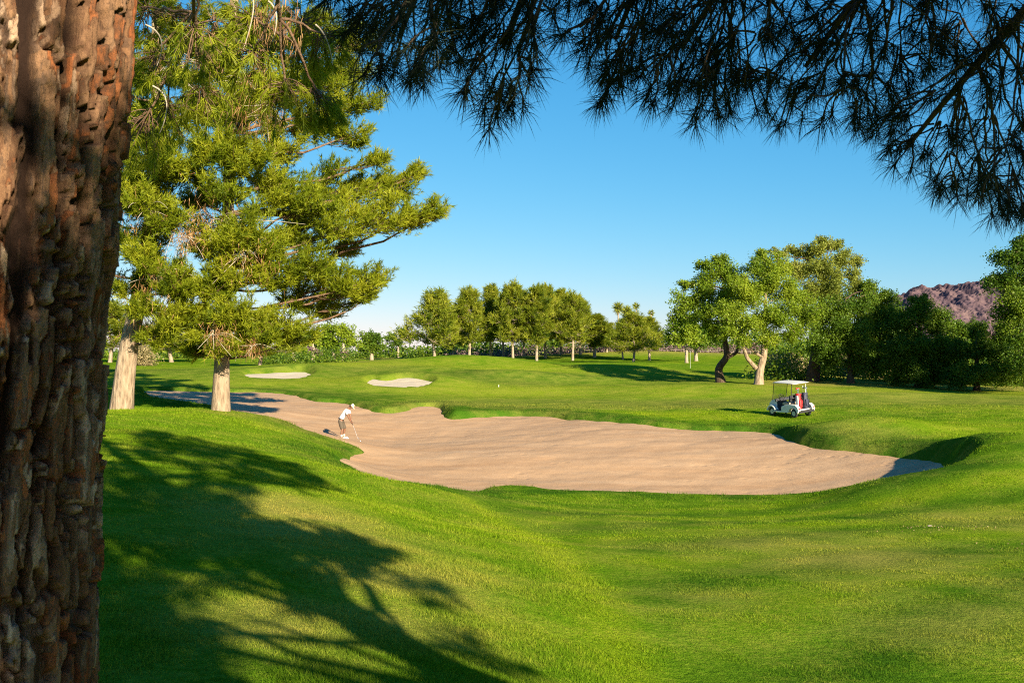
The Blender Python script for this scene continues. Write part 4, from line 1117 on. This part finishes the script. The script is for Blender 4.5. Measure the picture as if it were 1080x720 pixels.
# ------------------------------------------------------------------ small shapes
def bm_obj(name, bm, mat, parent=None, smooth=False, bevel=0.0):
    if bevel:
        bmesh.ops.bevel(bm, geom=bm.edges[:] , offset=bevel, segments=2, affect='EDGES', profile=0.6, clamp_overlap=True)
    bmesh.ops.recalc_face_normals(bm, faces=bm.faces[:])
    me = bpy.data.meshes.new(name); bm.to_mesh(me); bm.free()
    if smooth:
        for p in me.polygons: p.use_smooth = True
    me.materials.append(mat)
    o = bpy.data.objects.new(name, me); COL.objects.link(o)
    if parent is not None: o.parent = parent
    return o


def box(bm, c, s, rot=None):
    r = bmesh.ops.create_cube(bm, size=1.0)
    m = Matrix.Translation(c) @ (rot or Matrix()) @ Matrix.Diagonal((*s, 1))
    bmesh.ops.transform(bm, matrix=m, verts=r['verts']); return r['verts']


def prism(bm, prof, y0, y1, tap=0.0):
    """side outline (x,z) given a width along y"""
    cx = sum(p[0] for p in prof) / len(prof); cz = sum(p[1] for p in prof) / len(prof)
    a = [bm.verts.new((x, y0, z)) for x, z in prof]; b = [bm.verts.new((x, y1, z)) for x, z in prof]
    bm.faces.new(a); bm.faces.new(b[::-1]); n = len(prof)
    for i in range(n): bm.faces.new([a[i], b[i], b[(i + 1) % n], a[(i + 1) % n]])


def rod(bm, a, b, r, seg=10, r2=None):
    a = Vector(a); b = Vector(b); d = b - a
    res = bmesh.ops.create_cone(bm, cap_ends=True, segments=seg, radius1=r, radius2=r if r2 is None else r2, depth=d.length)
    bmesh.ops.transform(bm, matrix=Matrix.Translation((a + b) / 2) @ d.to_track_quat('Z', 'Y').to_matrix().to_4x4(), verts=res['verts'])


def ring(bm, c, R, r, axis='Y', seg=28, ms=10):
    vs = []
    for i in range(seg):
        t = 2 * math.pi * i / seg; row = []
        for j in range(ms):
            u = 2 * math.pi * j / ms; k = R + r * math.cos(u); h = r * math.sin(u)
            p = (k * math.cos(t), h, k * math.sin(t)) if axis == 'Y' else (k * math.cos(t), k * math.sin(t), h)
            row.append(bm.verts.new((c[0] + p[0], c[1] + p[1], c[2] + p[2])))
        vs.append(row)
    for i in range(seg):
        for j in range(ms):
            bm.faces.new([vs[i][j], vs[(i + 1) % seg][j], vs[(i + 1) % seg][(j + 1) % ms], vs[i][(j + 1) % ms]])


white = plain('white_cart_paint', (.64, .63, .61), .3, var=.04); roofm = plain('cream_roof', (.60, .57, .50), .5, var=.05)
black = plain('black_rubber', (.018, .018, .02), .8); steel = plain('grey_metal', (.35, .35, .36), .35, .8)
dark = plain('dark_vinyl', (.03, .03, .04), .6); beige = plain('beige_vinyl', (.35, .29, .22), .6); hub = plain('grey_hub', (.55, .55, .54), .4, .3)
red = plain('red_bag_cloth', (.55, .02, .02), .55); navy = plain('navy_bag_cloth', (.025, .028, .06), .6); chrome = plain('club_steel', (.6, .6, .62), .25, .9)
lens = plain('red_lens', (.5, .02, .02), .2)
gm, gnt, gout = newmat('clear_windshield')
_t = nd(gnt, 'ShaderNodeBsdfTransparent'); _g = nd(gnt, 'ShaderNodeBsdfGlossy'); _g.inputs['Roughness'].default_value = .05
_t.inputs[0].default_value = (.86, .90, .88, 1)
_m = nd(gnt, 'ShaderNodeMixShader'); _m.inputs[0].default_value = .08
gnt.links.new(_t.outputs[0], _m.inputs[1]); gnt.links.new(_g.outputs[0], _m.inputs[2]); gnt.links.new(_m.outputs[0], gout.inputs[0])


def golf_cart():
    x0, d0 = (833.5 - CX) / F * 53.0, 53.0
    hx, hy = -0.48, 0.877
    # sit on the turf: mean of the four wheel contacts
    L = Vector((hx, hy, 0)); S = Vector((-hy, hx, 0)); zz = []
    for a in (-.78, .82):
        for s in (-.46, .46):
            p = Vector((x0, d0, 0)) + L * a + S * s; zz.append(float(gz(p.x, p.y)[0]))
    pitch = math.atan2((zz[2] + zz[3] - zz[0] - zz[1]) / 2, 1.6); roll = math.atan2((zz[1] + zz[3] - zz[0] - zz[2]) / 2, .92)
    z0 = sum(zz) / 4 + 0.012
    root = empty('golf_cart', (x0, d0, z0), 0, 'white two-seat golf cart with a cream roof parked on the fairway beyond the sand', 'golf cart')
    root.rotation_euler = (roll, -pitch, math.atan2(hy, hx))
    # white shell: nose, floor, rear body with open wheel arches, two mirrored side outlines
    bm = bmesh.new()
    nose = [(1.16, .30), (1.20, .48), (1.14, .66), (.98, .80), (.72, .86), (.60, .82), (.60, .36), (.64, .28), (.66, .26)]
    prism(bm, nose, -.34, .34)
    prism(bm, [(-.02, .22), (.66, .22), (.66, .30), (-.02, .30)], -.56, .56)
    o1 = bm_obj('front_cowl', bm, white, root, bevel=.025)
    bm = bmesh.new()
    for s in (-1, 1):                       # front mudguards arching over the wheels
        arc = [(.82 + .33 * math.cos(t), .24 + .33 * math.sin(t)) for t in np.linspace(math.radians(5), math.radians(178), 12)]
        inn = [(.82 + .27 * math.cos(t), .24 + .27 * math.sin(t)) for t in np.linspace(math.radians(178), math.radians(5), 12)]
        prism(bm, arc + inn, s * .345, s * .60)
    bm_obj('mudguard', bm, white, root, bevel=.008)
    bm = bmesh.new()
    arch = [(-.78 + .31 * math.cos(t), .24 + .31 * math.sin(t)) for t in np.linspace(0, math.pi, 12)]
    side = [(.02, .24), (.06, .44), (.0, .56), (-.20, .64), (-.62, .70), (-.98, .68), (-1.14, .58), (-1.20, .44), (-1.16, .30), (-1.09, .24)] + arch[::-1]
    for s in (-1, 1): prism(bm, side, s * .40, s * .60)
    prism(bm, [(.02, .28), (.02, .58), (-.50, .62), (-.50, .28)], -.40, .40)
    prism(bm, [(-1.0, .34), (-1.0, .42), (-.50, .42), (-.50, .34)], -.40, .40)
    bm_obj('rear_body', bm, white, root, bevel=.018)
    bm = bmesh.new(); prism(bm, [(-1.22, .27), (-1.22, .38), (-1.14, .40), (-1.14, .25)], -.52, .52); bm_obj('bumper', bm, black, root, bevel=.01)
    for s in (-1, 1):
        bm = bmesh.new(); box(bm, (-1.185, s * .5, .50), (.03, .13, .07)); bm_obj('tail_light', bm, lens, root, bevel=.008)
        bm = bmesh.new(); box(bm, (1.17, s * .24, .60), (.05, .16, .09)); bm_obj('headlight', bm, hub, root, bevel=.012)
    for x, y in ((.82, -.47), (.82, .47), (-.78, -.47), (-.78, .47)):
        bm = bmesh.new(); ring(bm, (x, y, .225), .165, .068); t = bm_obj('wheel', bm, black, root, True)
        bm = bmesh.new(); rod(bm, (x, y - .055, .225), (x, y + .055, .225), .125, 20); rod(bm, (x, y - .075, .225), (x, y + .075, .225), .04, 12); bm_obj('rim', bm, hub, t, bevel=.006)
    bm = bmesh.new(); box(bm, (-.22, 0, .70), (.50, 1.02, .13)); bm_obj('seat', bm, beige, root, True, .035)
    bm = bmesh.new(); box(bm, (-.50, 0, .98), (.10, 1.00, .34), Matrix.Rotation(-.18, 4, 'Y')); bm_obj('seat_back', bm, dark, root, True, .035)
    for s in (-1, 1):
        bm = bmesh.new(); rod(bm, (-.30, s * .50, .84), (-.02, s * .50, .88), .018); rod(bm, (-.02, s * .50, .88), (.0, s * .50, .72), .018); rod(bm, (-.46, s * .5, .74), (-.30, s * .5, .84), .018)
        bm_obj('armrest', bm, black, root)
    bm = bmesh.new(); box(bm, (.56, 0, .84), (.10, .96, .16), Matrix.Rotation(.3, 4, 'Y')); bm_obj('dashboard', bm, dark, root, bevel=.02)
    bm = bmesh.new(); box(bm, (.588, 0, .55), (.024, .66, .46)); box(bm, (.32, 0, .315), (.56, 1.06, .024)); bm_obj('footwell_shade', bm, dark, root, bevel=.004)  # dark panel and floor sheet stand in for the shade inside the entry
    bm = bmesh.new(); ring(bm, (0, 0, 0), .17, .016, 'Z'); rod(bm, (0, 0, 0), (.10, 0, -.42), .02); rod(bm, (-.16, 0, 0), (.16, 0, 0), .012); rod(bm, (0, -.16, 0), (0, .16, 0), .012)
    bmesh.ops.transform(bm, matrix=Matrix.Translation((.30, .26, 1.02)) @ Matrix.Rotation(-.75, 4, 'Y'), verts=bm.verts[:])
    bm_obj('steering_wheel', bm, black, root, True)
    # roof: domed slab with a turned-down rim
    bm = bmesh.new(); nx, ny = 14, 9; top = []; bot = []
    for i in range(nx):
        a = -1 + 2 * i / (nx - 1); r1 = []; r2 = []
        for j in range(ny):
            b = -1 + 2 * j / (ny - 1); k = (1 - abs(a) ** 6 * .05) ; w = .58 * (1 - abs(a) ** 8 * .08)
            x = -.12 + .86 * a * (1 - abs(b) ** 8 * .04); e = max(abs(a), abs(b)) ** 8
            r1.append(bm.verts.new((x, w * b, 1.85 - .018 * a * a - .03 * b * b - .035 * e))); r2.append(bm.verts.new((x * .99, w * b * .98, 1.79 - .012 * a * a - .01 * b * b)))
        top.append(r1); bot.append(r2)
    for i in range(nx - 1):
        for j in range(ny - 1):
            bm.faces.new([top[i][j], top[i + 1][j], top[i + 1][j + 1], top[i][j + 1]]); bm.faces.new([bot[i][j], bot[i][j + 1], bot[i + 1][j + 1], bot[i + 1][j]])
    for i in range(nx - 1):
        for j, in ((0,), (ny - 1,)): bm.faces.new([top[i][j], bot[i][j], bot[i + 1][j], top[i + 1][j]])
    for j in range(ny - 1):
        for i in (0, nx - 1): bm.faces.new([top[i][j], top[i][j + 1], bot[i][j + 1], bot[i][j]])
    bm_obj('roof', bm, roofm, root, True)
    for s in (-1, 1):
        bm = bmesh.new(); rod(bm, (.78, s * .48, .82), (.58, s * .50, 1.79), .016); bm_obj('post', bm, black, root)
        bm = bmesh.new(); rod(bm, (-.58, s * .50, .68), (-.66, s * .50, 1.20), .018); rod(bm, (-.66, s * .50, 1.20), (-.72, s * .50, 1.79), .018); bm_obj('post', bm, black if s > 0 else white, root)
    bm = bmesh.new(); prism(bm, [(.765, .86), (.775, .86), (.585, 1.77), (.575, 1.77)], -.46, .46); bm_obj('windshield', bm, gm, root)
    bm = bmesh.new()
    for z in (1.02, 1.22): rod(bm, (-.68, -.5, z), (-.68, .5, z), .014)
    rod(bm, (-1.02, -.44, .44), (-1.02, .44, .44), .014)
    bm_obj('bag_rack', bm, steel, root)
    root_m = Matrix.Translation(root.location) @ root.rotation_euler.to_matrix().to_4x4()

    def bag(px, py, mat, lab, lean, nclub, seed):
        r_ = random.Random(seed)
        base_ = root_m @ Vector((px, py, .425))
        b = empty('golf_bag', base_, root.rotation_euler.z, lab, 'golf bag', 'bags on the golf cart')
        b.rotation_euler = (0, lean, root.rotation_euler.z)
        bm = bmesh.new(); seg = 18; rows = [(0, .115), (.03, .13), (.30, .125), (.62, .12), (.78, .135), (.82, .14)]; vs = []
        for z, r in rows: vs.append([bm.verts.new((r * math.cos(2 * math.pi * i / seg), 1.15 * r * math.sin(2 * math.pi * i / seg), z)) for i in range(seg)])
        for u, v in zip(vs, vs[1:]):
            for i in range(seg): bm.faces.new([u[i], u[(i + 1) % seg], v[(i + 1) % seg], v[i]])
        bm.faces.new(vs[0][::-1]); bm.faces.new(vs[-1]); bm_obj('bag_body', bm, mat, b, True)
        bm = bmesh.new(); box(bm, (-.135, 0, .30), (.08, .19, .36)); bm_obj('pocket', bm, mat, b, True, .03)
        bm = bmesh.new(); box(bm, (-.03, .145, .45), (.17, .05, .50)); bm_obj('side_pocket', bm, white if mat is red else mat, b, True, .02)
        bm = bmesh.new(); ring(bm, (0, 0, .82), .135, .014, 'Z', 20, 6); bm_obj('rim', bm, black, b, True)
        bm = bmesh.new(); q = [(-.14, -.02, .70), (-.27, -.03, .52), (-.26, -.03, .30), (-.15, -.02, .14)]
        for u, v in zip(q, q[1:]): rod(bm, u, v, .014, 6)
        bm_obj('strap', bm, black, b)
        bmx = Matrix.Translation(base_) @ b.rotation_euler.to_matrix().to_4x4()
        for i in range(nclub):
            x = r_.uniform(-.08, .08); y = r_.uniform(-.09, .09); h = r_.uniform(1.0, 1.16)
            c = empty('golf_club', bmx @ Vector((x, y, .80)), root.rotation_euler.z, 'golf club standing in the ' + ('red' if mat is red else 'dark') + ' bag on the cart', 'golf club', 'clubs standing in the %s bag' % ('red' if mat is red else 'dark'))
            c.rotation_euler = b.rotation_euler
            bm = bmesh.new(); rod(bm, (0, 0, -.2), (0, 0, h - .80), .006, 6); bm_obj('shaft', bm, chrome, c)
            bm = bmesh.new(); box(bm, (.02, .03 * (1 if i % 2 else -1), h - .78), (.05, .10, .055 if i % 3 else .075)); bm_obj('head', bm, chrome if i % 3 else (red if mat is red else black), c, True, .012)

    bag(-.90, -.22 + .44, red, 'red golf bag with a white side pocket strapped on the back of the cart', .10, 4, 3)
    bag(-.90, -.24, navy, 'dark golf bag strapped beside the red one on the back of the cart', .10, 5, 4)


golf_cart()


# ------------------------------------------------------------------ the golfer
def skin_mesh(name, joints, edges, mat, parent, sub=2, root=0):
    me = bpy.data.meshes.new(name); me.from_pydata([j[:3] for j in joints], edges, [])
    o = bpy.data.objects.new(name, me); COL.objects.link(o)
    o.modifiers.new('skin', 'SKIN'); s = o.modifiers.new('sub', 'SUBSURF'); s.levels = sub; s.render_levels = sub
    lay = me.skin_vertices[0].data
    for k, j in zip(lay, joints):
        k.radius = (j[3], j[4] if len(j) > 4 else j[3])
    lay[root].use_root = True
    bpy.context.view_layer.update()
    ev = o.evaluated_get(bpy.context.evaluated_depsgraph_get())
    new = bpy.data.meshes.new_from_object(ev); o.modifiers.clear(); o.data = new; new.name = name
    for p in new.polygons: p.use_smooth = True
    new.materials.clear(); new.materials.append(mat); o.parent = parent
    return o


def golfer():
    skinm = plain('sunned_skin', (.19, .088, .052), .55, var=.06); shirt = plain('white_shirt', (.70, .69, .68), .8, var=.03); shorts = plain('khaki_shorts', (.085, .064, .046), .85, var=.10)
    sock = plain('white_socks', (.60, .59, .57), .8, var=.04); capm = plain('pale_yellow_cap', (.72, .68, .42), .7, var=.05); hairm = plain('dark_hair', (.02, .016, .012), .6); belt = plain('black_belt', (.02, .02, .02), .5)
    d = 46.8; x = (362 - CX) / F * d; P = POLYS[0]
    z = float(sandz(np.array([x]), np.array([d]))[0])
    root = empty('person', (x, d, z - .012), 0, 'golfer in white shirt and khaki shorts bending over a shot in the big bunker', 'person')
    root.rotation_euler.z = math.radians(-8)
    # x: the way he faces, y: his left (away from the camera), z up
    J = [(-.10, 0, .90, .118, .09), (-.06, 0, 1.02, .10, .08), (.05, 0, 1.16, .12, .09), (.17, 0, 1.31, .155, .10), (.25, 0, 1.40, .09, .08), (.31, 0, 1.455, .056, .056), (.375, 0, 1.505, .075, .082), (.425, 0, 1.545, .088, .10), (.455, 0, 1.60, .075, .085)]
    E = [(0, 1), (1, 2), (2, 3), (3, 4), (4, 5), (5, 6), (6, 7), (7, 8)]
    feet = {}
    for s in (-1, 1):
        i = len(J)                                                    # leg: hip, knee, calf, ankle, ball of foot, toe
        J += [(-.09, s * .11, .84, .10), (-.03, s * .155, .64, .078), (.035, s * .19, .47, .058), (-.005, s * .20, .36, .060), (-.015, s * .205, .20, .044), (-.01, s * .21, .075, .038), (.09, s * .225, .045, .036), (.20, s * .24, .035, .028)]
        E += [(0, i)] + [(i + k, i + k + 1) for k in range(7)]
        i = len(J)                                                    # arm: shoulder, elbow, forearm, wrist
        J += [(.215, s * .17, 1.345, .062), (.265, s * .20, 1.17, .046), (.30, s * .17, 1.06, .040), (.345, s * .10, .93, .036), (.40, s * .035, .80, .026), (.425, s * .018 , .755 - .03 * s, .034, .02)]
        E += [(3, i)] + [(i + k, i + k + 1) for k in range(5)]
    body = skin_mesh('person', J, E, skinm, root)
    body.name = 'body'
    # face, kept in the body mesh: nose, brow, ears and curled fingers joined to it
    bm = bmesh.new(); bm.from_mesh(body.data)
    def blob(c, s, rot=0.0):
        r = bmesh.ops.create_uvsphere(bm, u_segments=10, v_segments=8, radius=1.0)
        bmesh.ops.transform(bm, matrix=Matrix.Translation(c) @ Matrix.Rotation(rot, 4, 'Y') @ Matrix.Diagonal((*s, 1)), verts=r['verts'])
    blob((.535, 0, 1.505), (.022, .015, .024), .5)
    blob((.475, 0, 1.455), (.030, .034, .022), .6); blob((.505, 0, 1.472), (.014, .026, .008), .6)
    for s in (-1, 1):
        blob((.40, s * .088, 1.545), (.022, .010, .032), .5)
        blob((.513, s * .034, 1.538), (.012, .014, .010), .5)
        for k in range(4): blob((.455 - .004 * k, s * .012, .775 - .03 * s - .022 * k), (.026 - .003 * k, .020, .0105), .4)
        blob((.405, s * .030, .775 - .03 * s), (.012, .012, .034), -.4)
    bm.to_mesh(body.data); bm.free()
    for p in body.data.polygons: p.use_smooth = True
    S = [(-.098, 0, .915, .166, .138), (-.05, 0, 1.04, .150, .122), (.05, 0, 1.165, .165, .125), (.165, 0, 1.305, .172, .118), (.235, 0, 1.385, .10, .095)]
    SE = [(0, 1), (1, 2), (2, 3), (3, 4)]
    for s in (-1, 1):
        i = len(S); S += [(.210, s * .165, 1.345, .084), (.245, s * .198, 1.235, .074), (.262, s * .206, 1.165, .070)]; SE += [(3, i), (i, i + 1), (i + 1, i + 2)]
    skin_mesh('shirt', S, SE, shirt, root)
    S = [(-.085, 0, .985, .152, .126), (-.115, 0, .88, .160, .138)]; SE = [(0, 1)]
    for s in (-1, 1):
        i = len(S); S += [(-.095, s * .105, .80, .120), (-.045, s * .150, .65, .106), (.030, s * .188, .455, .092)]; SE += [(1, i), (i, i + 1), (i + 1, i + 2)]
    skin_mesh('shorts', S, SE, shorts, root)
    for s in (-1, 1):
        skin_mesh('sock', [(-.012, s * .204, .25, .050), (-.014, s * .206, .18, .050), (-.010, s * .21, .10, .046)], [(0, 1), (1, 2)], sock, root)
        bm = bmesh.new(); n = 14; rows = []
        for zz_, k in ((0, 1.0), (.025, 1.03), (.06, .95), (.095, .72)):
            rows.append([bm.verts.new((.075 + (.135 * math.cos(2 * math.pi * i / n) * k if zz_ < .05 else (.13 * math.cos(2 * math.pi * i / n) * k - .03)), s * .222 + .050 * k * math.sin(2 * math.pi * i / n) + .06 * s * .12 * math.cos(2 * math.pi * i / n), zz_)) for i in range(n)])
        for u, v in zip(rows, rows[1:]):
            for i in range(n): bm.faces.new([u[i], u[(i + 1) % n], v[(i + 1) % n], v[i]])
        bm.faces.new(rows[0][::-1]); bm.faces.new(rows[-1]); bm_obj('shoe', bm, sock, root, True)
    # cap with its peak towards the ball, dark hair below it
    M4 = Matrix.Translation((.432, 0, 1.572)) @ Matrix.Rotation(math.radians(42), 4, 'Y')
    bm = bmesh.new(); r = bmesh.ops.create_uvsphere(bm, u_segments=20, v_segments=12, radius=1.0)
    bmesh.ops.delete(bm, geom=[v for v in bm.verts if v.co.z < -.12], context='VERTS'); bmesh.ops.delete(bm, geom=[v for v in bm.verts if v.co.x < -.45], context='VERTS'); bmesh.ops.transform(bm, matrix=M4 @ Matrix.Diagonal((.120, .104, .108, 1)), verts=bm.verts[:]); bm_obj('cap', bm, capm, root, True)
    bm = bmesh.new(); a = []; b = []
    for i in range(11):
        t = -1.25 + 2.5 * i / 10; a.append((.095 * math.cos(t), .10 * math.sin(t), -.012)); b.append((.10 + .105 * math.cos(t) ** 1.2 * 1.0, .085 * math.sin(t), -.028))
    va = [bm.verts.new(p) for p in a]; vb = [bm.verts.new(p) for p in b]; vc = [bm.verts.new((p[0], p[1], p[2] - .008)) for p in a]; vd = [bm.verts.new((p[0], p[1], p[2] - .008)) for p in b]
    for i in range(10):
        bm.faces.new([va[i], va[i + 1], vb[i + 1], vb[i]]); bm.faces.new([vc[i], vd[i], vd[i + 1], vc[i + 1]]); bm.faces.new([vb[i], vb[i + 1], vd[i + 1], vd[i]])
    bmesh.ops.transform(bm, matrix=M4, verts=bm.verts[:]); bm_obj('cap_peak', bm, capm, root, True)
    bm = bmesh.new(); bmesh.ops.create_uvsphere(bm, u_segments=18, v_segments=12, radius=1.0)
    bmesh.ops.delete(bm, geom=[v for v in bm.verts if v.co.x > .30 or v.co.z > .25], context='VERTS'); bmesh.ops.transform(bm, matrix=Matrix.Translation((.418, 0, 1.562)) @ Matrix.Rotation(math.radians(42), 4, 'Y') @ Matrix.Diagonal((.112, .102, .115, 1)), verts=bm.verts[:]); bm_obj('hair', bm, hairm, root, True)
    bm = bmesh.new(); ring(bm, (0, 0, 0), .145, .014, 'Z', 24, 6); bmesh.ops.transform(bm, matrix=Matrix.Translation((-.092, 0, .945)) @ Matrix.Rotation(.25, 4, 'Y') @ Matrix.Diagonal((.90, 1.10, 1.3, 1)), verts=bm.verts[:]); bm_obj('belt', bm, belt, root, True)
    rm = Matrix.Translation(root.location) @ root.rotation_euler.to_matrix().to_4x4()
    a = rm @ Vector((.405, 0, .86)); e = rm @ Vector((.72, -.02, .045))
    club = empty('golf_club', a, 0, 'golf club gripped by the golfer, its head down by the ball', 'golf club')
    q = e - a
    bm = bmesh.new(); rod(bm, q * .22, q, .0065, 8); bm_obj('shaft', bm, chrome, club)
    bm = bmesh.new(); rod(bm, (0, 0, 0), q * .26, .014, 8, .010); bm_obj('grip', bm, black, club)
    bm = bmesh.new(); box(bm, q + Vector((.035, 0, -.015)), (.035, .10, .055), Matrix.Rotation(.6, 4, 'Y')); bm_obj('head', bm, chrome, club, True, .010)
    p = rm @ Vector((.86, -.06, 0)); bm = bmesh.new(); bmesh.ops.create_icosphere(bm, subdivisions=3, radius=.022)
    o = bm_obj('golf_ball', bm, white, None, True); o.location = (p.x, p.y, float(sandz(np.array([p.x]), np.array([p.y]))[0]) + .02)
    tag(o, 'white golf ball on the sand in front of the golfer', 'golf ball')


golfer()


# ------------------------------------------------------------------ little things on the course
def flagstick(px, d, h, lab, flag):
    p = foot(px, d); r = empty('flagstick', p, 0, lab, 'flagstick')
    bm = bmesh.new(); rod(bm, (0, 0, -.05), (0, 0, h), .014, 8, .010); bm_obj('pole', bm, white, r)
    if flag:
        bm = bmesh.new(); g = [[bm.verts.new((-.06 - .4 * i / 6, .04 * math.sin(i * 1.1), h - .02 - .3 * j - .05 * i / 6)) for j in (0, 1)] for i in range(7)]
        for u, v in zip(g, g[1:]): bm.faces.new([u[0], u[1], v[1], v[0]])
        bmesh.ops.solidify(bm, geom=bm.faces[:], thickness=.004); bm_obj('flag', bm, white, r, True)


flagstick(728, 118, 2.1, 'thin white flagstick on the far green beside the small light tree', False)


def stake(px, d, h, lab):
    p = foot(px, d); bm = bmesh.new(); box(bm, (0, 0, h / 2 - .05), (.05, .04, h + .1)); o = bm_obj('marker_post', bm, white, None, bevel=.012); o.location = p
    tag(o, lab, 'post')


stake(526, 78, .15, 'short white marker post standing alone on the green beyond the big bunker')


def fence(x0, x1, d, h, lab):
    a = foot(x0, d); b = foot(x1, d); r = empty('rail_fence', a, 0, lab, 'fence'); n = 13; pts = [a + (b - a) * i / (n - 1) for i in range(n)]
    for p in pts: p[2] = float(gz(p[0], p[1])[0])
    for p in pts:
        bm = bmesh.new(); q = Vector(p - a); rod(bm, q - Vector((0, 0, .2)), q + Vector((0, 0, h)), .04, 6); bm_obj('post', bm, beige, r)
    for k in (.5, .95):
        bm = bmesh.new()
        for u, v in zip(pts, pts[1:]): rod(bm, Vector(u - a) + Vector((0, 0, h * k)), Vector(v - a) + Vector((0, 0, h * k)), .022, 6)
        bm_obj('rail', bm, beige, r)


fence(470, 640, 208, .8, 'low rail fence crossing the dry field behind the grove')
fence(695, 800, 196, .7, 'low rail fence behind the small light tree at the right')


def wall():
    p = foot(405, 250); q = foot(432, 250); bm = bmesh.new(); w = q[0] - p[0]
    box(bm, (w / 2, 0, .9), (w, .3, 1.9))
    for i in range(5): box(bm, (w * i / 4, 0, 1.0), (.45, .45, 2.1))
    m = plain('violet_grey_wall', (.20, .17, .26), .8); o = bm_obj('garden_wall', bm, m, None, bevel=.02); o.location = p
    tag(o, 'low violet-grey garden wall far off at the left end of the grove', 'wall')


wall()


def bits():
    global rng
    rng = np.random.default_rng(99)
    mb = MB()
    for px, py, r, n in [(985, 558, .25, 22), (1025, 556, .3, 18), (965, 560, .3, 14), (1060, 575, .4, 14)]:
        x, y = hit(px, py); q = rng.normal(0, r, (n, 2)); X = x + q[:, 0]; Y = y + q[:, 1] * 1.3
        leaves(mb, np.stack([X, Y, gz(X, Y) + .015], -1), .045, rng.random(n) * .5)
    tag(mb.build('leaf_litter', M['dryleaf']), 'scatter of dry leaves and scuffed turf on the slope at the right', 'leaf litter', None, 'stuff')
    x, y = hit(979, 557); bm = bmesh.new(); bmesh.ops.create_icosphere(bm, subdivisions=2, radius=.035)
    for v in bm.verts: v.co = Vector((v.co.x * 1.5, v.co.y * .9, v.co.z * .6)) * (1 + .25 * math.sin(v.co.x * 40 + v.co.y * 31))
    o = bm_obj('stone', bm, plain('pale_stone', (.24, .20, .16), .9), None, True); o.location = (x, y, float(gz(x, y)[0]) + .02)
    tag(o, 'small pale stone lying in the grass at the right, below the bunker edge', 'stone')


bits()

# ------------------------------------------------------------------ light, sky, camera
w = bpy.data.worlds.new('World'); scene.world = w; w.use_nodes = True
nt = w.node_tree; bgn = nt.nodes['Background']
sky = nt.nodes.new('ShaderNodeTexSky'); sky.sky_type = 'NISHITA'; sky.sun_disc = False
sky.sun_elevation = SUN_EL; sky.sun_rotation = math.atan2(SUN_AZ.x, SUN_AZ.y)
sky.air_density = SKY_AIR; sky.dust_density = SKY_DUST; sky.ozone_density = SKY_OZONE; sky.altitude = 300
sep = nt.nodes.new('ShaderNodeSeparateColor'); com = nt.nodes.new('ShaderNodeCombineColor')
nt.links.new(mix(nt, 1.0, sky.outputs[0], (SKY_PRE,) * 3, 'MULTIPLY'), sep.inputs[0])
for i_ in range(3): nt.links.new(math_(nt, 'POWER', sep.outputs[i_], SKY_GAMMA[i_]), com.inputs[i_])
skyc = mix(nt, 1.0, com.outputs[0], SKY_TINT, 'MULTIPLY'); nt.links.new(skyc, bgn.inputs['Color']); bgn.inputs['Strength'].default_value = SKY_STR

sl = bpy.data.lights.new('sun', 'SUN'); sl.energy = SUN_STR; sl.angle = math.radians(0.5); sl.color = (1.0, .88, .62)
so = bpy.data.objects.new('sun', sl); COL.objects.link(so); so.rotation_euler = Vector(-SUN).to_track_quat('-Z', 'Y').to_euler()

cam = bpy.data.cameras.new('camera'); co = bpy.data.objects.new('camera', cam); COL.objects.link(co)
cam.sensor_width = 36.0; cam.lens = 36.0 * F / 1080.0; cam.clip_end = 9000; cam.clip_start = .05
co.location = (0, 0, 0); co.rotation_euler = (math.radians(90) + math.atan((HY - 360) / F), 0, 0)
cam.dof.use_dof = True; cam.dof.focus_distance = 40.0; cam.dof.aperture_fstop = 14.0
scene.camera = co

scene.view_settings.view_transform = 'Standard'; scene.view_settings.look = 'None'
scene.view_settings.exposure = EXPOSURE; scene.view_settings.gamma = 1.0; scene.view_settings.use_curve_mapping = False
scene.cycles.max_bounces = 6; scene.cycles.diffuse_bounces = 3; scene.cycles.glossy_bounces = 2; scene.cycles.transmission_bounces = 4; scene.cycles.transparent_max_bounces = 6
scene.cycles.caustics_reflective = False; scene.cycles.caustics_refractive = False
scene.cycles.use_denoising = False; scene.cycles.filter_width = 1.1
